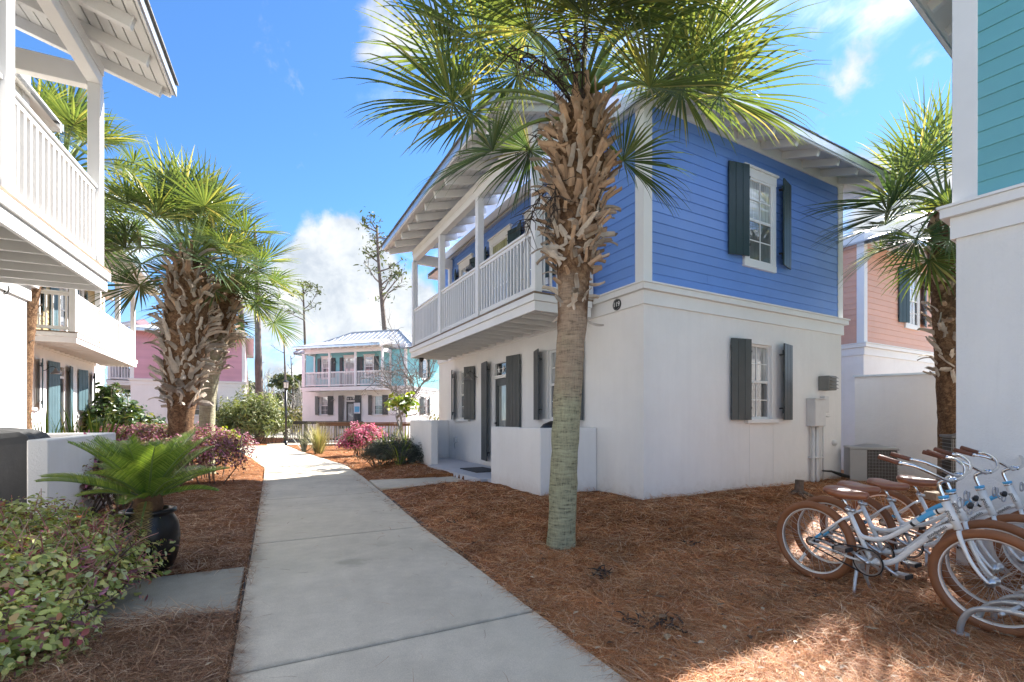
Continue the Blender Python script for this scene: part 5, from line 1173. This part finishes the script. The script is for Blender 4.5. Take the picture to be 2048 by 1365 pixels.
    for s, a in ((-1, ca), (1, ca+math.pi)):
        b = MB(); c = Vector((-.12, s*.062, .275)); e = c+Vector((math.cos(a), 0, math.sin(a)))*.165; b.tube([c, e], [.014, .011], 8); b.tube([c-Vector((0, s*.02, 0)), c+Vector((0, s*.012, 0))], .016, 10); cr = b.build('crank', M['alloy'], t, True)
        b = MB(); b.box(e.x-.045, e.x+.045, min(e.y+s*.012, e.y+s*.095), max(e.y+s*.012, e.y+s*.095), e.z-.012, e.z+.012); b.build('pedal', M['alloy'], cr)
        b = MB()
        for dx in (-.05, .046): b.box(e.x+dx-.004, e.x+dx+.008, min(e.y+s*.010, e.y+s*.098), max(e.y+s*.010, e.y+s*.098), e.z-.015, e.z+.015)
        b.build('pedal_rubber', M['rubber'], cr)
    b = MB(); b.box(-.235, -.185, -.035, .035, .20, .262); b.tube([(-.205, -.03, .21), (-.20, -.07, .12), (-.185, -.12, .005)], [.013, .012, .01], 8); b.tube([(-.205, .03, .21), (-.20, .07, .12), (-.185, .12, .005)], [.013, .012, .01], 8); b.build('kickstand', M['galv'], t)
    # tape bands and lettering
    def band(P_, i0, i1, r, m, nm):
        bb_ = MB(); bb_.tube(P_[i0:i1+1], r, 12, cap=False); bb_.build(nm, m, t, True)
    band(up_, 4, 8, .0182, M['bluetape'], 'blue_tape'); 
    for i in (3, 9): bb_ = MB(); a = up_[i]; c = up_[i+1]; bb_.tube([a, a.lerp(c, .5)], .0184, 12, cap=False); bb_.build('black_tape', M['rubber'], t, True)
    for s in (-1, 1):
        p, q_ = Vector((-.30, s*.05, .575)), Vector((RX, s*.058, .335)); 
        for f0, f1, m, nm, r in ((.62, .80, M['bluetape'], 'blue_tape', .0105), (.60, .62, M['rubber'], 'black_tape', .011), (.80, .82, M['rubber'], 'black_tape', .011)):
            bb_ = MB(); bb_.tube([p.lerp(q_, f0), p.lerp(q_, f1)], r, 10, cap=False); bb_.build(nm, m, t, True)
    a = math.atan2(lo_[4].z-lo_[9].z, lo_[4].x-lo_[9].x); c = (lo_[4]+lo_[8])/2
    obj('tube_lettering', text_mesh('tube_lettering', 'goodpedals', .032, M['letter']), t, (c.x, -.0228, c.z-.002), (R(90), -a, 0))
    p, q_ = Vector((RX, -.058, .335)), Vector((-.24, -.05, .28)); c = p.lerp(q_, .72); a = math.atan2(q_.z-p.z, q_.x-p.x)
    obj('stay_lettering', text_mesh('stay_lettering', 'PRIORITY', .023, M['letter']), t, (c.x, c.y-.0125, c.z), (R(90), -a, R(1.4)))
    a = math.atan2(.815-.635, .338-.405)
    obj('head_lettering', text_mesh('head_lettering', 'good', .036, M['letter']), t, (.372, -.0265, .725), (R(90), R(90)-(a-R(90))+R(0), 0))
    b = MB(); pts = []
    for i in range(90): th = i*.45; pts.append((.40+.0011*i+.010*math.cos(th*.3), .034*math.cos(th), .80+.05*math.sin(th)*.7+.02*math.sin(i*.08)))
    b.tube([Vector(p) for p in pts[:70]], .0042, 5, cap=False); b.build('coiled_lock', mat('clear_cable', (.42, .42, .43), .25, .1, 5.), t, True)
    b = MB(); b.tube([(.45, .03, .80), (.47, .0, .815), (.478, -.035, .805)], .016, 10); b.build('lock_barrel', M['rubber'], t, True)
    return t
def copy_tree(o, parent=None):
    c = o.copy(); col.objects.link(c)
    if parent is not None: c.parent = parent; c.matrix_parent_inverse = o.matrix_parent_inverse
    for ch in o.children: copy_tree(ch, c)
    return c
BLB = ['nearest white cruiser bicycle with brown tyres, front wheel in the rack',
       'second white cruiser bicycle, its frame just behind the nearest one',
       'third white cruiser bicycle from the front of the rack row',
       'farthest white cruiser bicycle, closest to the turquoise cottage wall']
bike = make_bike(BLB[0], 'white cruiser bicycles parked in the rack')
bikes = [bike]+[copy_tree(bike) for _ in range(3)]
def place_bike(o, rear, front_dir, z, lean=0., steer=0.):
    h = Vector(front_dir).normalized(); a = math.atan2(h.y, h.x)
    o.location = (rear[0]+h.x*.56, rear[1]+h.y*.56, z); o.rotation_euler = (lean, 0, a)
HD = (.43, -.90)
RW = [(2.60, 4.02), (2.91, 4.30), (3.31, 4.49), (3.80, 4.75)]
for o, rw, lb, dr in zip(bikes, RW, BLB, (HD, (.435, -.90), (.445, -.895), (.45, -.89))):
    o['label'] = lb; place_bike(o, rw, dr, .02, R(1.5))
# rack
h = Vector((HD[0], HD[1], 0)).normalized(); sd_ = Vector((-h.y, h.x, 0)).normalized() if -h.y > 0 else Vector((h.y, -h.x, 0)).normalized()
rk = thing('bike_rack', 'low galvanised loop bicycle rack holding the front wheels', 'bike rack', (3.05, 2.85, .0), math.atan2(h.y, h.x))
for i in range(6):
    y = -.12+i*.235     # local y points to the right of the picture
    b = MB(); b.tube(smooth([(-.20, y, -.05), (-.195, y, .10), (-.14, y, .20), (-.03, y, .245), (.12, y, .26), (.40, y, .26), (.52, y, .22), (.57, y, .12), (.575, y, -.05)], 5), .0175, 10); b.build('hoop', M['galv'], rk, True)
    b = MB()
    for x in (-.20, .575): b.lathe([(0, .0), (.045, 0), (.045, .008), (.02, .012)], 16, Matrix.Translation((x, y, .03)))
    b.build('foot_plate', M['galv'], rk)
b = MB(); b.tube([(.0, -.16, .235), (.0, 1.1, .235)], .012, 8); b.build('cross_bar', M['galv'], rk, True)
# ================================================================ air conditioners, privacy wall
def condenser(label, px, Y, z, wd, dp, h, rz, m, cover=True):
    t = thing('air_conditioner', label, 'air conditioner', ((px-CX)/F_PX*Y, Y, z), rz)
    box('base_pan', t, -wd/2, wd/2, -dp/2, dp/2, 0, .04, M['ledgrey'], .004); box('coil', t, -wd/2+.02, wd/2-.02, -dp/2+.02, dp/2-.02, .04, h-.05, M['dark'] if 0 else mat('coil_fins', (.07, .06, .045), .7, .3, 5.), 0)
    if cover: box('side_panel', t, -wd/2, -wd/2+wd*.36, -dp/2-.005, -dp/2+.03, .04, h-.05, m, .004); box('side_panel', t, -wd/2-.005, -wd/2+.03, -dp/2+.032, dp/2, .04, h-.05, m, .004)
    b = MB(); x = -wd/2+(wd*.38 if cover else .0)
    while x < wd/2: b.box(x, x+.004, -dp/2, -dp/2+.012, .06, h-.06); x += .022
    z_ = .1
    while z_ < h-.06: b.box(-wd/2+(wd*.38 if cover else 0), wd/2, -dp/2-.003, -dp/2+.004, z_, z_+.006); b.box(wd/2-.006, wd/2, -dp/2, dp/2, z_, z_+.006); b.box(-wd/2, -wd/2+.006, -dp/2, dp/2, z_, z_+.006); z_ += .06
    b.build('grille', M['ledgrey'], t)
    box('top', t, -wd/2-.012, wd/2+.012, -dp/2-.012, dp/2+.012, h-.05, h, m, .01)
    b = MB(); b.lathe([(.0, h+.05), (.12, h+.05), (wd*.36, h+.012), (wd*.42, h+.001)], 24); b.build('fan_guard', M['ledgrey'], t, True)
    return t
condenser('low grey air conditioner in the gap between blue cottage and white wall', 1740, 9.1, .12, .74, .64, .74, R(-27), mat('beige_metal', (.42, .41, .39), .5, .06, 3.))
condenser('tall dark air conditioner half hidden behind the turquoise cottage corner', 1943, 7.5, .06, .62, .62, 1.08, R(-30), mat('dark_grey_metal', (.13, .13, .13), .5, .1, 3.), False)
t = thing('concrete_block', 'small concrete block on the mulch beside the tall air conditioner', 'block', at(1872, 993, 6.6))
box('block', t, -.09, .09, -.1, .1, -.05, .06, mat('raw_block', (.36, .29, .22), .9, .2, 12., .4, 90.), .008)
b = MB(); b.tube([bl(5.5, .1, .25), bl(6.2, -.2, .2), bl(6.6, .2, .22)], .03, 8); b.build('drain_pipe', M['ledgrey'], None, True, label='grey conduit running from the blue cottage corner to the air conditioner', cat='pipe')
p0 = Vector((7.66, 10.45, 0)); p1 = Vector((9.35, 8.5, 0)); d = p1-p0
t = thing('privacy_wall', 'tall white stucco garden wall between the blue and peach cottages', 'wall', p0, math.atan2(d.y, d.x))
b = MB(); L_ = d.length; b.add([(0, 0, -.2), (L_, 0, -.2), (L_, .2, -.2), (0, .2, -.2), (0, 0, 2.33), (L_, 0, 2.28), (L_, .2, 2.28), (0, .2, 2.33)], [(0, 1, 5, 4), (1, 2, 6, 5), (2, 3, 7, 6), (3, 0, 4, 7), (4, 5, 6, 7), (0, 3, 2, 1)]); b.build('panel', M['stucco_rough'], t)
b = MB(); b.add([(-.03, -.03, 2.332), (L_, -.03, 2.282), (L_, .23, 2.282), (-.03, .23, 2.332), (-.03, -.03, 2.372), (L_, -.03, 2.322), (L_, .23, 2.322), (-.03, .23, 2.372)], [(0, 1, 5, 4), (1, 2, 6, 5), (2, 3, 7, 6), (3, 0, 4, 7), (4, 5, 6, 7), (0, 3, 2, 1)]); b.build('coping', M['drip'], t)
# stump
st_ = gnd(1598, 992, .16); t = thing('tree_stump', 'small sawn grey stump with roots on the mulch by the blue cottage wall', 'stump', st_); t.scale = (1.35, 1.35, 1.5)
b = MB(); b.tube([(0, 0, -.05), (.0, 0, .06), (.005, 0, .17)], [.06, .05, .046], 9)
for k in range(6): th = k*1.1; b.tube([(0, 0, .05), (.09*math.cos(th), .09*math.sin(th), .02), (.22*math.cos(th+.3), .22*math.sin(th+.3), -.03)], [.03, .022, .01], 6)
b.build('wood', mat('stump_wood', (.17, .13, .10), .95, .4, 18., .6, 60.), t)
# fallen dry bits on the mulch
def debris(label, px, py, L, w_, n, seed, z=.03):
    p = gnd(px, py, z); t = thing('fallen_husk', label, 'debris', p); rs = random.Random(seed); b = MB()
    for i in range(n):
        c = Vector((rs.gauss(0, L), rs.gauss(0, w_), .0)); a = rs.uniform(0, 6.28); q_ = c.copy(); pts = [q_.copy()]
        for k in range(4): a += rs.gauss(0, .6); q_ = q_+Vector((math.cos(a)*.03, math.sin(a)*.03, rs.uniform(-.004, .018))); pts.append(q_.copy())
        b.tube(pts, [.006, .009, .008, .006, .003], 5)
    b.build('strand', M['deadstalk'], t)
debris('dark curled husk lying on the mulch below the bicycle wheel and right of path', 1197, 1150, .05, .06, 26, 1); debris('long dark clump of dead palm strands near the sunlit mulch', 1293, 1250, .10, .045, 46, 2); debris('small dark husk on the mulch left of the palm trunk', 912, 1047, .04, .02, 12, 3); debris('little dark husk on the mulch between palm trunk and bicycles', 1375, 1092, .02, .02, 8, 4)
def chip(label, px, py, s, rz):
    p = gnd(px, py, .045); t = thing('bark_chip', label, 'bark chip', p, rz); b = MB(); b.box(-s, s, -s*.45, s*.45, 0, .006, Matrix.Rotation(.15, 4, 'Y')); b.box(-s*.6, s*.8, -s*.6, -s*.46, .0, .005); b.build('flake', mat('pale_chip', (.42, .32, .24), .9, .2, 30.) if 'pale_chip' not in bpy.data.materials else bpy.data.materials['pale_chip'], t)
for a in (('pale bark flake on the mulch near the low patio wall', 876, 989, .05, .3), ('pale bark flake just right of the palm trunk foot', 1168, 1078, .028, 1.), ('pale bark flake in front of the palm trunk', 1133, 1108, .022, 2.), ('pale leaf flake on the mulch left of the bicycles', 1470, 1100, .03, .6), ('pale flake on the mulch left of the concrete path', 462, 1086, .035, .2)): chip(*a)
# ================================================================ left side props
wp0, wp1 = Vector((-5.02, 5.04, 0)), Vector((-6.55, 7.70, 0)); d = wp1-wp0
t = thing('patio_wall', 'low white patio wall in front of the covered grill at left', 'wall', wp0, math.atan2(d.y, d.x)); L_ = d.length
box('panel', t, 0, L_, -.02, .155, -.2, 1.175, M['stucco_rough'], .012); box('panel', t, L_-.2, L_, .156, 1.3, -.2, 1.175, M['stucco_rough'], .012)
M['cover'] = mat('grill_cover', (.045, .045, .046), .68, .15, 3., .25, 14.)
t = thing('covered_grill', 'barbecue under a wrinkled black cover at the left picture edge', 'grill', (-6.02, 5.30, 0), R(28))
b = MB(); n = 96; prof = [(1.0, -.05), (1.01, .2), (1.0, .45), (.98, .7), (.96, .88), (.93, 1.0), (.88, 1.12), (.80, 1.2), (.66, 1.255), (.45, 1.28), (.22, 1.295), (0, 1.30)]
vs = []
for s_, z in prof:
    for j in range(n):
        a = 2*math.pi*j/n; ca, sa = math.cos(a), math.sin(a); k = 1/max(abs(ca), abs(sa))**.94
        fz = max(0., min(1., (1.2-z)/.7)); tri = lambda x: abs((x/math.pi) % 2-1)*2-1
        wv = 1+fz*(.05*tri(a*6+.4*z)+.028*tri(a*11+2+z*1.5))
        vs.append((ca*k*.60*s_*wv, sa*k*.34*s_*wv, z+(.022*tri(a*5+s_*3) if z > .95 else 0)*min(1, s_*2)-.05*(max(abs(ca), abs(sa))**.94*k-.98 if 0 else 0)))
m_ = len(prof); b.add(vs, [(i*n+j, i*n+(j+1) % n, (i+1)*n+(j+1) % n, (i+1)*n+j) for i in range(m_-1) for j in range(n)]); cv = b.build('cover', M['cover'], t, False)
lp = Vector((-7.03, 6.9, 3.17))
t = thing('house_number', 'dark round house number plaque cut off by the left picture edge', 'house number', at(1, 577, 6.05), R(24.5))
b = MB(); b.lathe([(0, 0), (.09, 0), (.09, .015), (0, .015)], 24, Matrix.Rotation(R(90), 4, 'X')); b.build('plate', M['black'], t)
b = MB(); b.lathe([(.074, .015), (.08, .015), (.08, .018), (.074, .018)], 24, Matrix.Rotation(R(90), 4, 'X'), close=True); b.build('ring', M['wletter'], t)
# seahorse-like wall ornament on the yellow cottage
p = at(80, 800, 13.3); t = thing('wall_ornament', 'small yellow and blue seahorse shaped ornament beside the teal shutters', 'ornament', p, R(30))
b = MB(); b.tube(smooth([(.09, 0, .20), (.02, 0, .24), (-.03, 0, .18), (.0, 0, .08)], 5), [.02]*3+[.03]*13, 8); b.build('head', mat('ornament_yellow', (.62, .48, .10), .5), t, True)
b = MB(); b.tube(smooth([(.0, 0, .08), (.05, 0, -.02), (.02, 0, -.12), (-.03, 0, -.17), (-.01, 0, -.22), (.03, 0, -.19)], 5), [.045-.0013*i for i in range(26)], 8); b.build('tail', mat('ornament_blue', (.10, .35, .55), .5), t, True)
# lamp post
lpb = gnd(572, 892, .0); t = thing('lamp_post', 'black lamp post with lantern head where the paths meet', 'lamp post', lpb)
b = MB(); b.tube([(0, 0, -.1), (0, 0, .25)], .065, 12); b.tube([(0, 0, .25), (0, 0, 2.95)], .05, 12); b.tube([(0, 0, 2.93), (0, 0, 2.99)], .09, 12); b.build('pole', M['black'], t, True)
b = MB(); b.lathe([(.12, 2.99), (.145, 3.28), (0, 3.28), (0, 2.99)], 6); lan = b.build('lantern_glass', mat('frosted_glass', (.75, .72, .66), .3, .05, 5.), t)
b = MB()
for k in range(6): th = R(60*k); b.tube([(.125*math.cos(th), .125*math.sin(th), 2.98), (.15*math.cos(th), .15*math.sin(th), 3.29)], .011, 6)
b.lathe([(.19, 3.28), (.185, 3.305), (.07, 3.38), (.0, 3.40)], 6); b.build('lantern_cap', M['black'], t)
# wooden railings of the boardwalk
def railing(label, pts, h, m_cap, m_post, m_pk, capw=.14, n_px=.13, z0=.10):
    o_ = Vector(pts[0]); t = thing('wooden_railing', label, 'railing', o_)
    for a, c in zip(pts[:-1], pts[1:]):
        a = Vector(a)-o_; c = Vector(c)-o_; d = c-a; L = d.length; u = d.normalized()
        beam('cap_rail', t, a+Vector((0, 0, h)), c+Vector((0, 0, h)), capw, .045, m_cap); beam('side_rail', t, a+Vector((0, 0, h-.09)), c+Vector((0, 0, h-.09)), .045, .12, m_cap); beam('bottom_rail', t, a+Vector((0, 0, z0+.12)), c+Vector((0, 0, z0+.12)), .045, .09, m_post)
        k = max(1, round(L/1.8))
        for i in range(k+1): s = a+d*(i/k); box('post', t, s.x-.05, s.x+.05, s.y-.05, s.y+.05, -.1, h-.024, m_post, .004)
        k = int(L/n_px); ang = math.atan2(u.y, u.x); me = boxmesh(.04, .035, h-.28-z0, m_pk, .003); nv = Vector((u.y, -u.x, 0))*.042
        for i in range(k): s = a+d*((i+.5)/k)+nv; obj('picket', me, t, (s.x, s.y, z0+.07+(h-.28-z0)/2+.06), (0, 0, ang))
    return t
wd1 = mat('railing_brown', (.17, .095, .055), .7, .25, 3., .2, 40.); wd2 = mat('railing_dark', (.045, .042, .042), .7, .25, 3.); wd3 = mat('railing_weathered', (.29, .255, .205), .85, .25, 4., .2, 60., orand=.15)
G = lambda px, Y: Vector(((px-CX)/F_PX*Y, Y, 0))
railing('nearer wooden railing with brown cap and weathered pickets behind the azalea', [G(636, 21.0), G(735, 21.4), G(832, 21.2)], 1.22, wd1, wd3, wd3)
railing('farther dark wooden railing beside the lamp post in front of the aqua cottage', [G(570, 26.2), G(612, 26.0), G(725, 28.0)], 1.25, wd2, wd2, mat('railing_grey', (.15, .135, .12), .85, .2, 4.))
# notice on the aqua cottage door shutter
ax = lambda s, t_, z: Vector((-7.26+s*math.cos(R(73.2))-t_*math.sin(R(73.2)), 32+s*math.sin(R(73.2))+t_*math.cos(R(73.2)), .3+z))
t = thing('door_notice', 'pale blue paper notice on the dark door shutter of the aqua cottage', 'notice', ax(-.16, 3.78, 1.85), R(73.2-90))
box('sheet', t, -.26, .26, -.004, .004, -.38, .38, mat('notice_paper', (.62, .66, .70), .6), .001)
box('picture', t, -.20, .20, -.008, -.0045, -.28, .12, mat('notice_print', (.12, .42, .66), .6), .0)
